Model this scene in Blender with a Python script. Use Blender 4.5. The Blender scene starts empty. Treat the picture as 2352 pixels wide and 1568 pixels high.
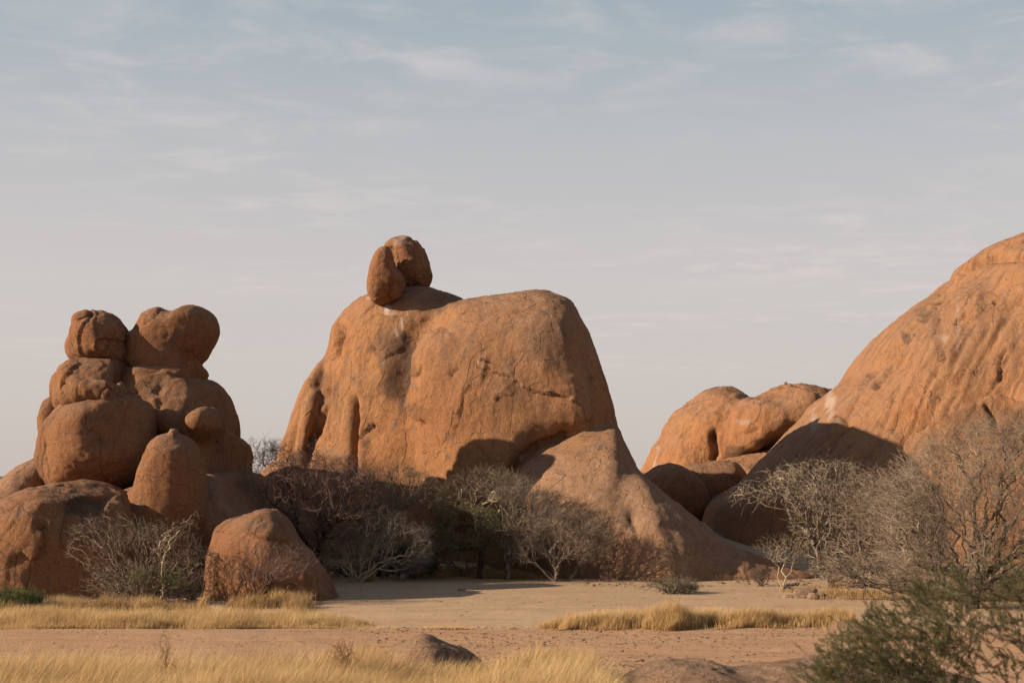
import bpy, math, random
import numpy as np
from mathutils import Vector

# ---------------------------------------------------------------- camera, sky, sun
SC = bpy.context.scene
COL = SC.collection
CAM_Z = 3.0
K = 36.0 / 2352.0 / 50.0
PITCH = math.atan(361 * K)
cam = bpy.data.cameras.new('camera')
cam.lens = 50; cam.sensor_width = 36; cam.clip_start = 0.1; cam.clip_end = 20000
cam.dof.use_dof = True; cam.dof.focus_distance = 55; cam.dof.aperture_fstop = 2.8
camo = bpy.data.objects.new('camera', cam); COL.objects.link(camo)
camo.location = (0, 0, CAM_Z); camo.rotation_euler = (math.pi / 2 + PITCH, 0, 0)
SC.camera = camo

LIGHT = Vector((1.0, 0.24, -0.41)).normalized()          # the way the sunlight travels
SUN_EL = math.asin(-LIGHT.z)
SUN_AZ = math.atan2(-LIGHT.x, -LIGHT.y)                  # from +Y, clockwise
sun = bpy.data.lights.new('sun', 'SUN')
sun.energy = 5.0; sun.angle = math.radians(0.53); sun.color = (1.0, 0.805, 0.585)
suno = bpy.data.objects.new('sun', sun); COL.objects.link(suno)
suno.rotation_euler = LIGHT.to_track_quat('-Z', 'Y').to_euler()
suno.location = (-60, -20, 40)

W = bpy.data.worlds.new('World'); SC.world = W; W.use_nodes = True
wt = W.node_tree; wt.nodes.clear()
def wn(t, **kw):
    n = wt.nodes.new(t)
    for k, v in kw.items(): setattr(n, k, v)
    return n
out = wn('ShaderNodeOutputWorld'); bg = wn('ShaderNodeBackground'); bg.inputs[1].default_value = 0.1
sky = wn('ShaderNodeTexSky', sky_type='NISHITA', sun_disc=False)
sky.sun_elevation = SUN_EL; sky.sun_rotation = SUN_AZ; sky.dust_density = 3.0; sky.air_density = 1.0
tc = wn('ShaderNodeTexCoord'); sep = wn('ShaderNodeSeparateXYZ')
wt.links.new(tc.outputs['Generated'], sep.inputs[0])
ramp = wn('ShaderNodeValToRGB')                           # thin dust haze: paler and pinker towards the horizon
cr = ramp.color_ramp
stops = [(0.0, (3.75, 3.32, 3.08)), (0.15, (3.8, 3.45, 3.32)), (0.24, (3.2, 3.16, 3.17)), (0.34, (2.25, 2.65, 2.9)), (0.50, (1.15, 1.5, 1.9)), (1.0, (0.4, 0.62, 0.95))]
while len(cr.elements) < len(stops): cr.elements.new(0.5)
for e, (p, c) in zip(cr.elements, stops): e.position = p; e.color = (c[0] / 10, c[1] / 10, c[2] / 10, 1)
wt.links.new(sep.outputs[2], ramp.inputs[0])
sc10 = wn('ShaderNodeVectorMath', operation='SCALE'); sc10.inputs[3].default_value = 10
wt.links.new(ramp.outputs[0], sc10.inputs[0])
mixh = wn('ShaderNodeMix', data_type='RGBA'); mixh.inputs[0].default_value = 0.88
wt.links.new(sky.outputs[0], mixh.inputs[6]); wt.links.new(sc10.outputs[0], mixh.inputs[7])
# wispy clouds on a high flat layer
zc = wn('ShaderNodeMath', operation='MAXIMUM'); zc.inputs[1].default_value = 0.03
wt.links.new(sep.outputs[2], zc.inputs[0])
dx = wn('ShaderNodeMath', operation='DIVIDE'); dy = wn('ShaderNodeMath', operation='DIVIDE')
wt.links.new(sep.outputs[0], dx.inputs[0]); wt.links.new(zc.outputs[0], dx.inputs[1])
wt.links.new(sep.outputs[1], dy.inputs[0]); wt.links.new(zc.outputs[0], dy.inputs[1])
cmb = wn('ShaderNodeCombineXYZ'); wt.links.new(dx.outputs[0], cmb.inputs[0]); wt.links.new(dy.outputs[0], cmb.inputs[1])
mp = wn('ShaderNodeMapping'); mp.inputs['Rotation'].default_value = (0, 0, 0.12); mp.inputs['Scale'].default_value = (1.2, 1.35, 1)
mp.inputs['Location'].default_value = (31, 2, 0)
wt.links.new(cmb.outputs[0], mp.inputs[0])
n1 = wn('ShaderNodeTexNoise'); n1.inputs['Scale'].default_value = 2.6; n1.inputs['Detail'].default_value = 9; n1.inputs['Roughness'].default_value = 0.62; n1.inputs['Distortion'].default_value = 0.5
n2 = wn('ShaderNodeTexNoise'); n2.inputs['Scale'].default_value = 0.45; n2.inputs['Detail'].default_value = 3
wt.links.new(mp.outputs[0], n1.inputs[0]); wt.links.new(mp.outputs[0], n2.inputs[0])
r1 = wn('ShaderNodeMapRange'); r1.inputs[1].default_value = 0.42; r1.inputs[2].default_value = 0.78; r1.interpolation_type = 'SMOOTHSTEP'
r2 = wn('ShaderNodeMapRange'); r2.inputs[1].default_value = 0.38; r2.inputs[2].default_value = 0.62
wt.links.new(n1.outputs[0], r1.inputs[0]); wt.links.new(n2.outputs[0], r2.inputs[0])
cm = wn('ShaderNodeMath', operation='MULTIPLY'); wt.links.new(r1.outputs[0], cm.inputs[0]); wt.links.new(r2.outputs[0], cm.inputs[1])
cm2 = wn('ShaderNodeMath', operation='MULTIPLY'); cm2.inputs[1].default_value = 0.5; wt.links.new(cm.outputs[0], cm2.inputs[0])
hz = wn('ShaderNodeMapRange'); hz.inputs[1].default_value = 0.035; hz.inputs[2].default_value = 0.13; wt.links.new(sep.outputs[2], hz.inputs[0])
cm3 = wn('ShaderNodeMath', operation='MULTIPLY'); wt.links.new(cm2.outputs[0], cm3.inputs[0]); wt.links.new(hz.outputs[0], cm3.inputs[1]); cm2 = cm3
mixc = wn('ShaderNodeMix', data_type='RGBA'); wt.links.new(cm2.outputs[0], mixc.inputs[0])
wt.links.new(mixh.outputs[2], mixc.inputs[6]); mixc.inputs[7].default_value = (4.5, 4.05, 3.85, 1)
wt.links.new(mixc.outputs[2], bg.inputs[0]); wt.links.new(bg.outputs[0], out.inputs[0])

SC.view_settings.view_transform = 'Standard'; SC.view_settings.look = 'None'
SC.view_settings.exposure = 0.75; SC.view_settings.gamma = 1.0
SC.view_settings.use_curve_mapping = False

# ---------------------------------------------------------------- maths helpers
CP, SP = math.cos(PITCH), math.sin(PITCH)
def at(px, py, Y):
    """point of the world plane y=Y behind the photograph's pixel (2352 wide)"""
    cx = (px - 1176) * K; cy = (784 - py) * K
    f = CP - SP * cy; t = Y / f
    return np.array([cx * t, Y, CAM_Z + (SP + CP * cy) * t])
def ground_y(py):
    cy = (784 - py) * K
    return -CAM_Z * (CP - SP * cy) / (SP + CP * cy)
def topix(P):
    dz = P[:, 2] - CAM_Z
    f = P[:, 1] * CP + dz * SP; u = -P[:, 1] * SP + dz * CP
    return 1176 + P[:, 0] / f / K, 784 - u / f / K
def _h(ix, iy, iz, seed):
    h = (ix * 374761393 + iy * 668265263 + iz * 1274126177 + seed * 362437) & 0xffffffff
    h = ((h ^ (h >> 13)) * 1274126177) & 0xffffffff
    h = ((h ^ (h >> 16)) * 2246822519) & 0xffffffff
    return ((h ^ (h >> 15)) & 0xffff) / 65535.0
def vnoise(P, s=1.0, seed=0):
    if not hasattr(s, '__len__'): s = (s, s, s)
    q = P * np.array(s) + np.array([seed * 3.7, seed * 1.3, seed * 7.9]) + 1000.0
    i = np.floor(q).astype(np.int64); f = q - i; f = f * f * f * (f * (f * 6 - 15) + 10)
    r = 0
    for a in (0, 1):
        for b in (0, 1):
            for c in (0, 1):
                w = (f[:, 0] if a else 1 - f[:, 0]) * (f[:, 1] if b else 1 - f[:, 1]) * (f[:, 2] if c else 1 - f[:, 2])
                r = r + w * _h(i[:, 0] + a, i[:, 1] + b, i[:, 2] + c, seed)
    return r * 2 - 1
def fbm(P, s=1.0, seed=0, o=4, g=0.5):
    if not hasattr(s, '__len__'): s = (s, s, s)
    r = 0; a = 1; t = 0
    for k in range(o):
        r = r + a * vnoise(P, [v * 2.03 ** k for v in s], seed + 11 * k); t += a; a *= g
    return r / t
def sstep(a, b, x):
    t = np.clip((x - a) / (b - a), 0, 1); return t * t * (3 - 2 * t)

def mesh_from(name, V, F, smooth=True):
    """V (n,3), F (m,3) or (m,4)"""
    me = bpy.data.meshes.new(name)
    V = np.ascontiguousarray(V, dtype=np.float32); F = np.ascontiguousarray(F, dtype=np.int32)
    m, k = F.shape
    me.vertices.add(len(V)); me.vertices.foreach_set('co', V.ravel())
    me.loops.add(m * k); me.loops.foreach_set('vertex_index', F.ravel())
    me.polygons.add(m); me.polygons.foreach_set('loop_start', np.arange(0, m * k, k, dtype=np.int32))
    me.polygons.foreach_set('use_smooth', np.full(m, smooth))
    me.update(calc_edges=True); me.validate()
    return me
def set_attr(me, name, arr):
    a = me.attributes.new(name, 'FLOAT', 'POINT'); a.data.foreach_set('value', np.ascontiguousarray(arr, dtype=np.float32))
def link(name, me, mat, loc=(0, 0, 0), parent=None):
    o = bpy.data.objects.new(name, me); COL.objects.link(o); o.location = loc
    if mat: me.materials.append(mat)
    if parent: o.parent = parent
    return o
def tag(o, label=None, cat=None, group=None, kind=None):
    for k, v in (('label', label), ('category', cat), ('group', group), ('kind', kind)):
        if v: o[k] = v
    return o
def normals(V, F):
    n = np.zeros_like(V)
    a, b, c = V[F[:, 0]], V[F[:, 1]], V[F[:, 2]]
    fn = np.cross(c - a, (V[F[:, 3]] - b) if F.shape[1] == 4 else (b - a))
    if F.shape[1] == 4: pass
    else: fn = -fn
    for k in range(F.shape[1]):
        for ax in range(3): n[:, ax] += np.bincount(F[:, k], fn[:, ax], len(V))
    return n / (np.linalg.norm(n, axis=1, keepdims=True) + 1e-12)

def catmull(pts, closed=True, n=8):
    P = np.array(pts, float); m = len(P); r = []
    for i in range(m if closed else m - 1):
        if closed: a, b, c, d = P[(i - 1) % m], P[i], P[(i + 1) % m], P[(i + 2) % m]
        else: a, b, c, d = P[max(i - 1, 0)], P[i], P[i + 1], P[min(i + 2, m - 1)]
        for t in np.arange(n) / n:
            r.append(0.5 * (2 * b + (c - a) * t + (2 * a - 5 * b + 4 * c - d) * t * t + (3 * b - a - 3 * c + d) * t ** 3))
    if not closed: r.append(P[-1])
    return np.array(r)
def star(outline, c):
    """radius as a function of angle of a closed outline seen from c"""
    q = catmull(outline) - np.array(c)
    ph = np.arctan2(q[:, 1], q[:, 0]); r = np.hypot(q[:, 0], q[:, 1])
    o = np.argsort(ph); ph = ph[o]; r = r[o]
    g = np.linspace(-math.pi, math.pi, 721)
    rr = np.interp(g, ph, r, period=2 * math.pi)
    k = np.array([1, 2, 3, 2, 1.]) / 9
    rr = np.convolve(np.concatenate([rr[-3:-1], rr, rr[1:3]]), k, 'valid')
    return g, rr

# transforms from enlarged details of the photograph to its 2352-wide pixels
def zone(x0, y0, x1, W_):
    s = (x1 - x0) / W_ * 0.9408
    return lambda pts: [(x0 * .9408 + x * s, y0 * .9408 + y * s) for x, y in pts]
z1 = zone(0, 700, 700, 2350); z2 = zone(0, 1100, 800, 2352); z3 = zone(650, 550, 1250, 2352)
z4 = zone(650, 850, 1450, 2352); z5 = zone(950, 680, 1600, 2352); z6 = zone(1450, 880, 2150, 2350); z7 = zone(1900, 550, 2500, 2352)

# ---------------------------------------------------------------- rocks: implicit solids meshed with surface nets
def lump(outline, Y, Df, Db=None, n=2.3, sx=0.0, sz=0.0, c=None, k=None, sub=False):
    o = np.array(outline, float)
    if o[:, 0].max() < 640 and 50 < Y < 58: Y += 0.8
    if c is None: c = (o[:, 0].min() + o[:, 0].max()) / 2, (o[:, 1].min() + o[:, 1].max()) / 2
    C = at(c[0], c[1], Y)
    w = np.array([at(x, y, Y) for x, y in outline])[:, [0, 2]]
    w[:, 1] = np.where(w[:, 1] > CAM_Z, CAM_Z + (w[:, 1] - CAM_Z) * (1 - 0.2 * Df / Y), w[:, 1])
    g, rr = star(w, (C[0], C[2]))
    ext = np.array([w[:, 0].min(), w[:, 0].max(), w[:, 1].min(), w[:, 1].max()])
    return dict(C=C, g=g, r=rr, Df=Df, Db=Db or Df, n=n, sx=sx, sz=sz, k=k, sub=sub, Y=Y, ext=ext)
def eval_lump(L, X, Y, Z):
    C = L['C']
    yc = L['Y'] + L['sx'] * (X - C[0]) + L['sz'] * (Z - C[2])
    s = L['Y'] / np.maximum(yc, 5)
    u = X * s - C[0]; v = (Z - CAM_Z) * s + CAM_Z - C[2]
    rho = np.hypot(u, v); ph = np.arctan2(v, u)
    r = np.interp(ph, L['g'], L['r'])
    dy = Y - yc; D = np.where(dy < 0, L['Df'], L['Db'])
    n = L['n']
    f = ((rho / r) ** n + np.abs(dy / D) ** n) ** (1 / n)
    sc = np.minimum(r, D)
    return ((f - 1) * sc).astype(np.float32)
def smin(a, b, k):
    h = np.maximum(k - np.abs(a - b), 0) / k
    return np.minimum(a, b) - h * h * k * 0.25
def up2(F):
    for ax in range(3):
        F = np.moveaxis(F, ax, 0)
        P = np.concatenate([F[:1], F, F[-1:]])
        mid = (-P[:-3] + 9 * P[1:-2] + 9 * P[2:-1] - P[3:]) / 16
        R = np.empty((2 * F.shape[0] - 1,) + F.shape[1:], np.float32)
        R[::2] = F; R[1::2] = mid
        F = np.moveaxis(R, 0, ax)
    return F
def nets(F, o, h):
    S = F < 0
    nx, ny, nz = F.shape
    cnt = np.zeros((nx - 1, ny - 1, nz - 1), np.int8)
    for a in (0, 1):
        for b in (0, 1):
            for c in (0, 1): cnt += S[a:nx - 1 + a, b:ny - 1 + b, c:nz - 1 + c]
    act = (cnt > 0) & (cnt < 8)
    I = np.argwhere(act); idx = np.full(act.shape, -1, np.int32); idx[act] = np.arange(len(I))
    acc = np.zeros((len(I), 3)); num = np.zeros(len(I))
    co = [(a, b, c) for a in (0, 1) for b in (0, 1) for c in (0, 1)]
    val = {q: F[I[:, 0] + q[0], I[:, 1] + q[1], I[:, 2] + q[2]].astype(float) for q in co}
    for q in co:
        for ax in range(3):
            if q[ax] == 0:
                q2 = tuple(1 if i == ax else q[i] for i in range(3))
                va, vb = val[q], val[q2]; m = (va < 0) != (vb < 0)
                t = np.where(m, va / np.where(va == vb, 1, va - vb), 0)
                p = np.tile(np.array(q, float), (len(I), 1)); p[:, ax] = t
                acc += p * m[:, None]; num += m
    V = (I + acc / num[:, None]) * h + o
    Fs = []
    for ax in range(3):
        b, c = [(1, 2), (2, 0), (0, 1)][ax]
        s0 = [slice(None)] * 3; s1 = [slice(None)] * 3; s0[ax] = slice(0, -1); s1[ax] = slice(1, None)
        for s in (s0, s1): s[b] = slice(1, -1); s[c] = slice(1, -1)
        A, B = S[tuple(s0)], S[tuple(s1)]
        E = np.argwhere(A != B); fl = A[tuple(E.T)]
        E[:, b] += 1; E[:, c] += 1
        def cell(db, dc):
            q = E.copy(); q[:, b] += db; q[:, c] += dc
            return idx[q[:, 0], q[:, 1], q[:, 2]]
        Q = np.stack([cell(-1, -1), cell(0, -1), cell(0, 0), cell(-1, 0)], 1)
        Q[~fl] = Q[~fl][:, ::-1]
        Fs.append(Q)
    return V, np.concatenate(Fs)

def seg_dist(px, py, line):
    """distance and side (+ left of travel in image axes) to a polyline"""
    L = catmull(line, closed=False, n=4); best = np.full(len(px), 1e9); side = np.zeros(len(px)); tt = np.zeros(len(px))
    m = len(L) - 1
    for i in range(m):
        a, b = L[i], L[i + 1]; d = b - a; l2 = (d @ d) + 1e-9
        t = np.clip(((px - a[0]) * d[0] + (py - a[1]) * d[1]) / l2, 0, 1)
        ex, ey = px - a[0] - t * d[0], py - a[1] - t * d[1]; q = np.hypot(ex, ey)
        s = np.sign(d[0] * ey - d[1] * ex); w = q < best
        best[w] = q[w]; side[w] = s[w]; tt[w] = (i + t[w]) / m
    return best, side, tt

def rock(name, label, cat, lumps, mat, h=0.12, k=0.5, seed=1, big=0.16, mid=0.05, fine=0.018, flake=0.05,
         strokes=(), stain_shades=(), pales=(), dusts=(), group=None, floor=-0.6, ridge=0.0, cuts=0, cutf=0.9):
    pad = 0.8
    lo = np.array([1e9] * 3); hi = -lo
    for L in lumps:
        if L['sub']: continue
        e = L['ext']; dyx = abs(L['sx']) * (e[1] - e[0]) / 2 * 1.15 + abs(L['sz']) * (e[3] - e[2]) / 2 * 1.15
        g = 1 + 1.1 * dyx / L['Y']
        lo = np.minimum(lo, [min(e[0] * g, e[0] / g), L['Y'] - dyx - L['Df'], (e[2] - 3) * g + 3 if e[2] < 3 else e[2] / g])
        hi = np.maximum(hi, [max(e[1] * g, e[1] / g), L['Y'] + dyx + L['Db'], (e[3] - 3) * g + 3])
    lo -= pad; hi += pad; lo[2] = max(lo[2], floor - 2 * h)
    H = 2 * h
    ax = [np.arange(lo[i], hi[i] + H, H) for i in range(3)]
    X, Yg, Z = np.meshgrid(*ax, indexing='ij')
    F = None
    for L in lumps:
        f = eval_lump(L, X, Yg, Z); kk = L['k'] or k
        if F is None: F = f
        elif L['sub']: F = -smin(-F, f, kk)
        else: F = smin(F, f, kk)
    if cuts:
        rc = random.Random(seed * 7 + 1); ins = F < 0; C0 = lumps[0]['C']
        for q in range(cuts):
            v = Vector((rc.uniform(-1, 1), rc.uniform(-1.2, 0.1), rc.uniform(-0.25, 0.8))).normalized()
            p = ((X - C0[0]) * v[0] + (Yg - C0[1]) * v[1] + (Z - C0[2]) * v[2]).astype(np.float32)
            F = -smin(-F, -(p - p[ins].max() * cutf * rc.uniform(0.93, 1.03)), 0.13)
    F = np.maximum(F, (floor - Z).astype(np.float32))
    F = up2(F)
    V, Q = nets(F, lo, h)
    for it in range(2):                                    # relax the net a little
        N = normals(V, Q)
        e = np.concatenate([Q[:, [0, 1]], Q[:, [1, 2]], Q[:, [2, 3]], Q[:, [3, 0]]])
        s = np.zeros_like(V); c = np.bincount(e[:, 0], minlength=len(V)) + np.bincount(e[:, 1], minlength=len(V))
        for a in range(3): s[:, a] = np.bincount(e[:, 0], V[e[:, 1], a], len(V)) + np.bincount(e[:, 1], V[e[:, 0], a], len(V))
        d = s / np.maximum(c, 1)[:, None] - V
        V = V + 0.5 * d
    N = normals(V, Q)
    if ((V - V.mean(0)) * N).sum() < 0: Q = Q[:, ::-1]; N = -N
    d = big * fbm(V, 0.35, seed, 3) + mid * fbm(V, 1.3, seed + 5, 3) + fine * fbm(V, 5.0, seed + 9, 2)
    if ridge: d = d + ridge * fbm(V, (1.1, 1.1, 0.16), seed + 21, 3)
    if flake:
        for q in range(2):
            nz = fbm(V, (0.55 + 0.5 * q, 0.55 + 0.5 * q, 0.38 + 0.3 * q), seed + 31 + q, 3)
            d = d + flake * (sstep(0.10, 0.14, nz) + sstep(-0.2, -0.16, nz)) * (1 - 0.5 * q)
    px, py = topix(V)
    front = sstep(0.35, 0.0, N[:, 1])
    wob = 5 * fbm(V, 1.6, seed + 41, 3)
    for st in strokes:
        kind, line, wd, dep = st[:4]
        dist, side, tt = seg_dist(px + wob, py + wob, line)
        fade = np.clip(np.minimum(tt, 1 - tt) * 6, 0, 1) * front
        if kind == 'groove': d = d - dep * np.exp(-(dist / wd) ** 2) * fade
        elif kind == 'ridge': d = d + dep * np.exp(-(dist / wd) ** 2) * fade
        elif kind == 'ledge': d = d + dep * np.where(side > 0, np.exp(-(dist / wd)), 0) * fade
    V = V + N * d[:, None]
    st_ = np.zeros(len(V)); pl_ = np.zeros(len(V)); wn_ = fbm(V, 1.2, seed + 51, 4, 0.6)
    for (x, y, rx, ry, s) in stain_shades:
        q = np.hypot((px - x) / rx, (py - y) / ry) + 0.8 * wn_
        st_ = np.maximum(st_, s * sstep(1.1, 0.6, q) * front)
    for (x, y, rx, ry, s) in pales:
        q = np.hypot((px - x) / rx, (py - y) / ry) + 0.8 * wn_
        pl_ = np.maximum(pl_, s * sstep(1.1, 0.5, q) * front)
    du_ = np.zeros(len(V))
    for (x, y, rx, ry, s) in dusts:
        q = np.hypot((px - x) / rx, (py - y) / ry) + 0.5 * wn_
        du_ = np.maximum(du_, s * sstep(1.15, 0.65, q))
    base = np.array([V[:, 0].mean(), V[:, 1].mean(), V[:, 2].min()])
    me = mesh_from(name, V - base, Q)
    set_attr(me, 'stain_shade', st_); set_attr(me, 'pale', pl_); set_attr(me, 'dust', du_)
    o = link(name, me, mat, base)
    tag(o, label, cat, group)
    return o

# ---------------------------------------------------------------- materials
class NT:
    def __init__(s, name):
        s.m = bpy.data.materials.new(name); s.m.use_nodes = True; s.t = s.m.node_tree; s.t.nodes.clear()
        s.out = s.n('ShaderNodeOutputMaterial'); s.b = s.n('ShaderNodeBsdfPrincipled'); s.l(s.b.outputs[0], s.out.inputs[0])
        s.b.inputs['Roughness'].default_value = 0.95; s.b.inputs['Specular IOR Level'].default_value = 0.15
    def n(s, t, **kw):
        q = s.t.nodes.new(t)
        for k, v in kw.items(): setattr(q, k, v)
        return q
    def l(s, a, b): s.t.links.new(a, b)
    def noise(s, vec, scale, detail=5, rough=0.6, dist=0.0, sc=None):
        if sc:
            m = s.n('ShaderNodeMapping'); m.inputs['Scale'].default_value = sc; s.l(vec, m.inputs[0]); vec = m.outputs[0]
        q = s.n('ShaderNodeTexNoise'); q.inputs['Scale'].default_value = scale; q.inputs['Detail'].default_value = detail
        q.inputs['Roughness'].default_value = rough; q.inputs['Distortion'].default_value = dist; s.l(vec, q.inputs['Vector'])
        return q.outputs[0]
    def rng(s, v, a, b, c=0.0, d=1.0, smooth=True):
        q = s.n('ShaderNodeMapRange'); 
        if smooth: q.interpolation_type = 'SMOOTHSTEP'
        for i, x in enumerate((a, b, c, d)): q.inputs[i + 1].default_value = x
        s.l(v, q.inputs[0]); return q.outputs[0]
    def mul(s, a, b, op='MULTIPLY'):
        q = s.n('ShaderNodeMath', operation=op)
        for i, x in enumerate((a, b)):
            if isinstance(x, (int, float)): q.inputs[i].default_value = x
            else: s.l(x, q.inputs[i])
        return q.outputs[0]
    def mix(s, f, a, b, mode='MIX'):
        q = s.n('ShaderNodeMix', data_type='RGBA', blend_type=mode)
        for i, x in ((0, f), (6, a), (7, b)):
            if isinstance(x, (int, float)): q.inputs[i].default_value = x
            elif isinstance(x, tuple): q.inputs[i].default_value = x + (1,)
            else: s.l(x, q.inputs[i])
        return q.outputs[2]
    def bump(s, hgt, strength, dist, prev=None):
        q = s.n('ShaderNodeBump'); q.inputs['Strength'].default_value = strength; q.inputs['Distance'].default_value = dist
        s.l(hgt, q.inputs['Height'])
        if prev: s.l(prev, q.inputs['Normal'])
        return q.outputs[0]

def rock_mat(name, c1, c2, c3, top=(0.275, 0.175, 0.12), topf=0.5, streak=0.5, patch=0.6, bump=1.0, lean=0.0):
    n = NT(name)
    tc = n.n('ShaderNodeTexCoord').outputs['Object']; geo = n.n('ShaderNodeNewGeometry')
    col = n.mix(n.rng(n.noise(tc, 0.28, 5, 0.55, 0.4), 0.35, 0.65), c1, c2)
    col = n.mix(n.mul(n.rng(n.noise(tc, 0.9, 6, 0.65, 0.6), 0.50, 0.66), 0.9), col, c3)
    col = n.mix(n.mul(n.rng(n.noise(tc, 0.17, 3, 0.5, 0.3), 0.42, 0.62), 0.45), col, (0.25, 0.145, 0.085))
    # varnish and rain streaks running down the rock
    tc0 = tc
    if lean:
        ml = n.n('ShaderNodeMapping'); ml.inputs['Rotation'].default_value = (0, lean, 0); n.l(tc, ml.inputs[0]); tc = ml.outputs[0]
    sk = n.rng(n.noise(tc, 1.0, 6, 0.6, 0.35, sc=(1.6, 1.6, 0.16)), 0.50, 0.66)
    col = n.mix(n.mul(sk, streak), col, tuple(x * y for x, y in zip(c1, (0.56, 0.60, 0.72))))
    sk2 = n.rng(n.noise(tc, 1.0, 5, 0.6, 0.3, sc=(3.2, 3.2, 0.3)), 0.56, 0.72)
    col = n.mix(n.mul(sk2, streak * 0.7), col, tuple(min(1, x * y) for x, y in zip(c1, (1.25, 1.25, 1.15))))
    tc = tc0
    # grey-brown crusted patches with ragged edges
    pt = n.rng(n.noise(tc, 0.6, 9, 0.68, 1.0), 0.585, 0.62)
    col = n.mix(n.mul(pt, patch), col, (0.155, 0.104, 0.08))
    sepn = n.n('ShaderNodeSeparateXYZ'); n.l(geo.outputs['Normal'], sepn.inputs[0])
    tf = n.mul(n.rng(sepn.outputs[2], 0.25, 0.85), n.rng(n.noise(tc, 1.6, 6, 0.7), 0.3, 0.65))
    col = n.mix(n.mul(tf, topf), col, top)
    ad_ = n.n('ShaderNodeAttribute', attribute_name='dust').outputs['Fac']
    col = n.mix(n.mul(ad_, 0.8), col, n.mix(n.rng(n.noise(tc, 2.2, 6, 0.75), 0.35, 0.65), (0.215, 0.130, 0.085), (0.30, 0.185, 0.12)))
    at_ = n.n('ShaderNodeAttribute', attribute_name='stain_shade').outputs['Fac']
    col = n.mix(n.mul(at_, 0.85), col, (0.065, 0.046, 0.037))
    ap_ = n.n('ShaderNodeAttribute', attribute_name='pale').outputs['Fac']
    col = n.mix(ap_, col, (0.42, 0.35, 0.31))
    # hairline cracks and the edges of peeling sheets
    def vein(sc_, scale, wd, seed_):
        m_ = n.n('ShaderNodeMapping'); m_.inputs['Scale'].default_value = sc_; m_.inputs['Location'].default_value = (seed_, seed_ * 2.3, 1.7); n.l(tc, m_.inputs[0])
        q = n.noise(m_.outputs[0], scale, 3, 0.45, 0.0)
        a_ = n.mul(n.mul(q, 0.5, 'SUBTRACT'), 0.0, 'ABSOLUTE')
        return n.mul(n.rng(a_, wd, 0.0), n.rng(n.noise(tc, 0.5, 2, 0.5), 0.55, 0.62)), n.rng(q, 0.5, 0.51)
    v1, e1 = vein((1, 1, 0.3), 0.5, 0.004, 3.1); v2, e2 = vein((0.8, 0.8, 1.0), 0.6, 0.004, 9.4)
    crk = n.mul(v1, 0.7)
    col = n.mix(n.mul(crk, 0.4), col, (0.07, 0.045, 0.033))
    # coarse granite grain
    g1 = n.noise(tc, 9, 4, 0.75); g2 = n.noise(tc, 26, 3, 0.8)
    col = n.mix(1.0, col, n.mix(n.rng(g1, 0.3, 0.7), (0.87, 0.86, 0.85), (1.11, 1.11, 1.11)), 'MULTIPLY')
    col = n.mix(1.0, col, n.mix(n.rng(g2, 0.3, 0.7), (0.70, 0.68, 0.68), (1.27, 1.27, 1.27)), 'MULTIPLY')
    n.l(col, n.b.inputs['Base Color'])
    b = n.bump(n.noise(tc, 1.7, 7, 0.62, 0.3), 0.55 * bump, 0.22)
    b = n.bump(n.noise(tc, 1.0, 6, 0.65, 0.2, sc=(4.5, 4.5, 0.8)), 0.5 * bump, 0.10, b)
    b = n.bump(n.mul(e1, e2, 'ADD'), 0.9 * bump, 0.045, b)
    b = n.bump(n.mul(crk, -1.0), 0.8, 0.05, b)
    b = n.bump(n.noise(tc, 8, 6, 0.72), 0.8 * bump, 0.06, b)
    b = n.bump(g2, 0.9 * bump, 0.03, b)
    n.l(b, n.b.inputs['Normal'])
    return n.m
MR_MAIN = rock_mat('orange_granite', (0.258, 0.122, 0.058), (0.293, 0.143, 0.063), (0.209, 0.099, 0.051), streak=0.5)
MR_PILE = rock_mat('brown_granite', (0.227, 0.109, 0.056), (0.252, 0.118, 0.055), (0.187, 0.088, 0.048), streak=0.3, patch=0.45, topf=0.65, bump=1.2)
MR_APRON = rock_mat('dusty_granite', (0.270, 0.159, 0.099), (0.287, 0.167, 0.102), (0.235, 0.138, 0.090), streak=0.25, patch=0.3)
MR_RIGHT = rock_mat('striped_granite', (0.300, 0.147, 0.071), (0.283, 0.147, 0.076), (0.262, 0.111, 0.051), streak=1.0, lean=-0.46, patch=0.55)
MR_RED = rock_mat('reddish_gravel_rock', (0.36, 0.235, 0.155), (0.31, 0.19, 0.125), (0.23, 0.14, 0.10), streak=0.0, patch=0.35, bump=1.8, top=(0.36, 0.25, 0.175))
MR_GREY = rock_mat('grey_granite', (0.33, 0.235, 0.175), (0.28, 0.195, 0.145), (0.171, 0.121, 0.102), streak=0.0, patch=0.5, bump=1.4)

def plain_mat(name, a, b, scale=6, rough=0.95, attr=None, trans=0.0):
    n = NT(name)
    tc = n.n('ShaderNodeTexCoord').outputs['Object']
    col = n.mix(n.rng(n.noise(tc, scale, 3, 0.6), 0.35, 0.65), a, b)
    if attr:
        f = n.n('ShaderNodeAttribute', attribute_name=attr[0]).outputs['Fac']
        col = n.mix(f, col, attr[1])
    n.l(col, n.b.inputs['Base Color']); n.b.inputs['Roughness'].default_value = rough
    if trans:
        tr = n.n('ShaderNodeBsdfTranslucent'); n.l(col, tr.inputs[0]); ms = n.n('ShaderNodeMixShader'); ms.inputs[0].default_value = trans
        n.l(n.b.outputs[0], ms.inputs[1]); n.l(tr.outputs[0], ms.inputs[2]); n.l(ms.outputs[0], n.out.inputs[0])
    return n.m

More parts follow.
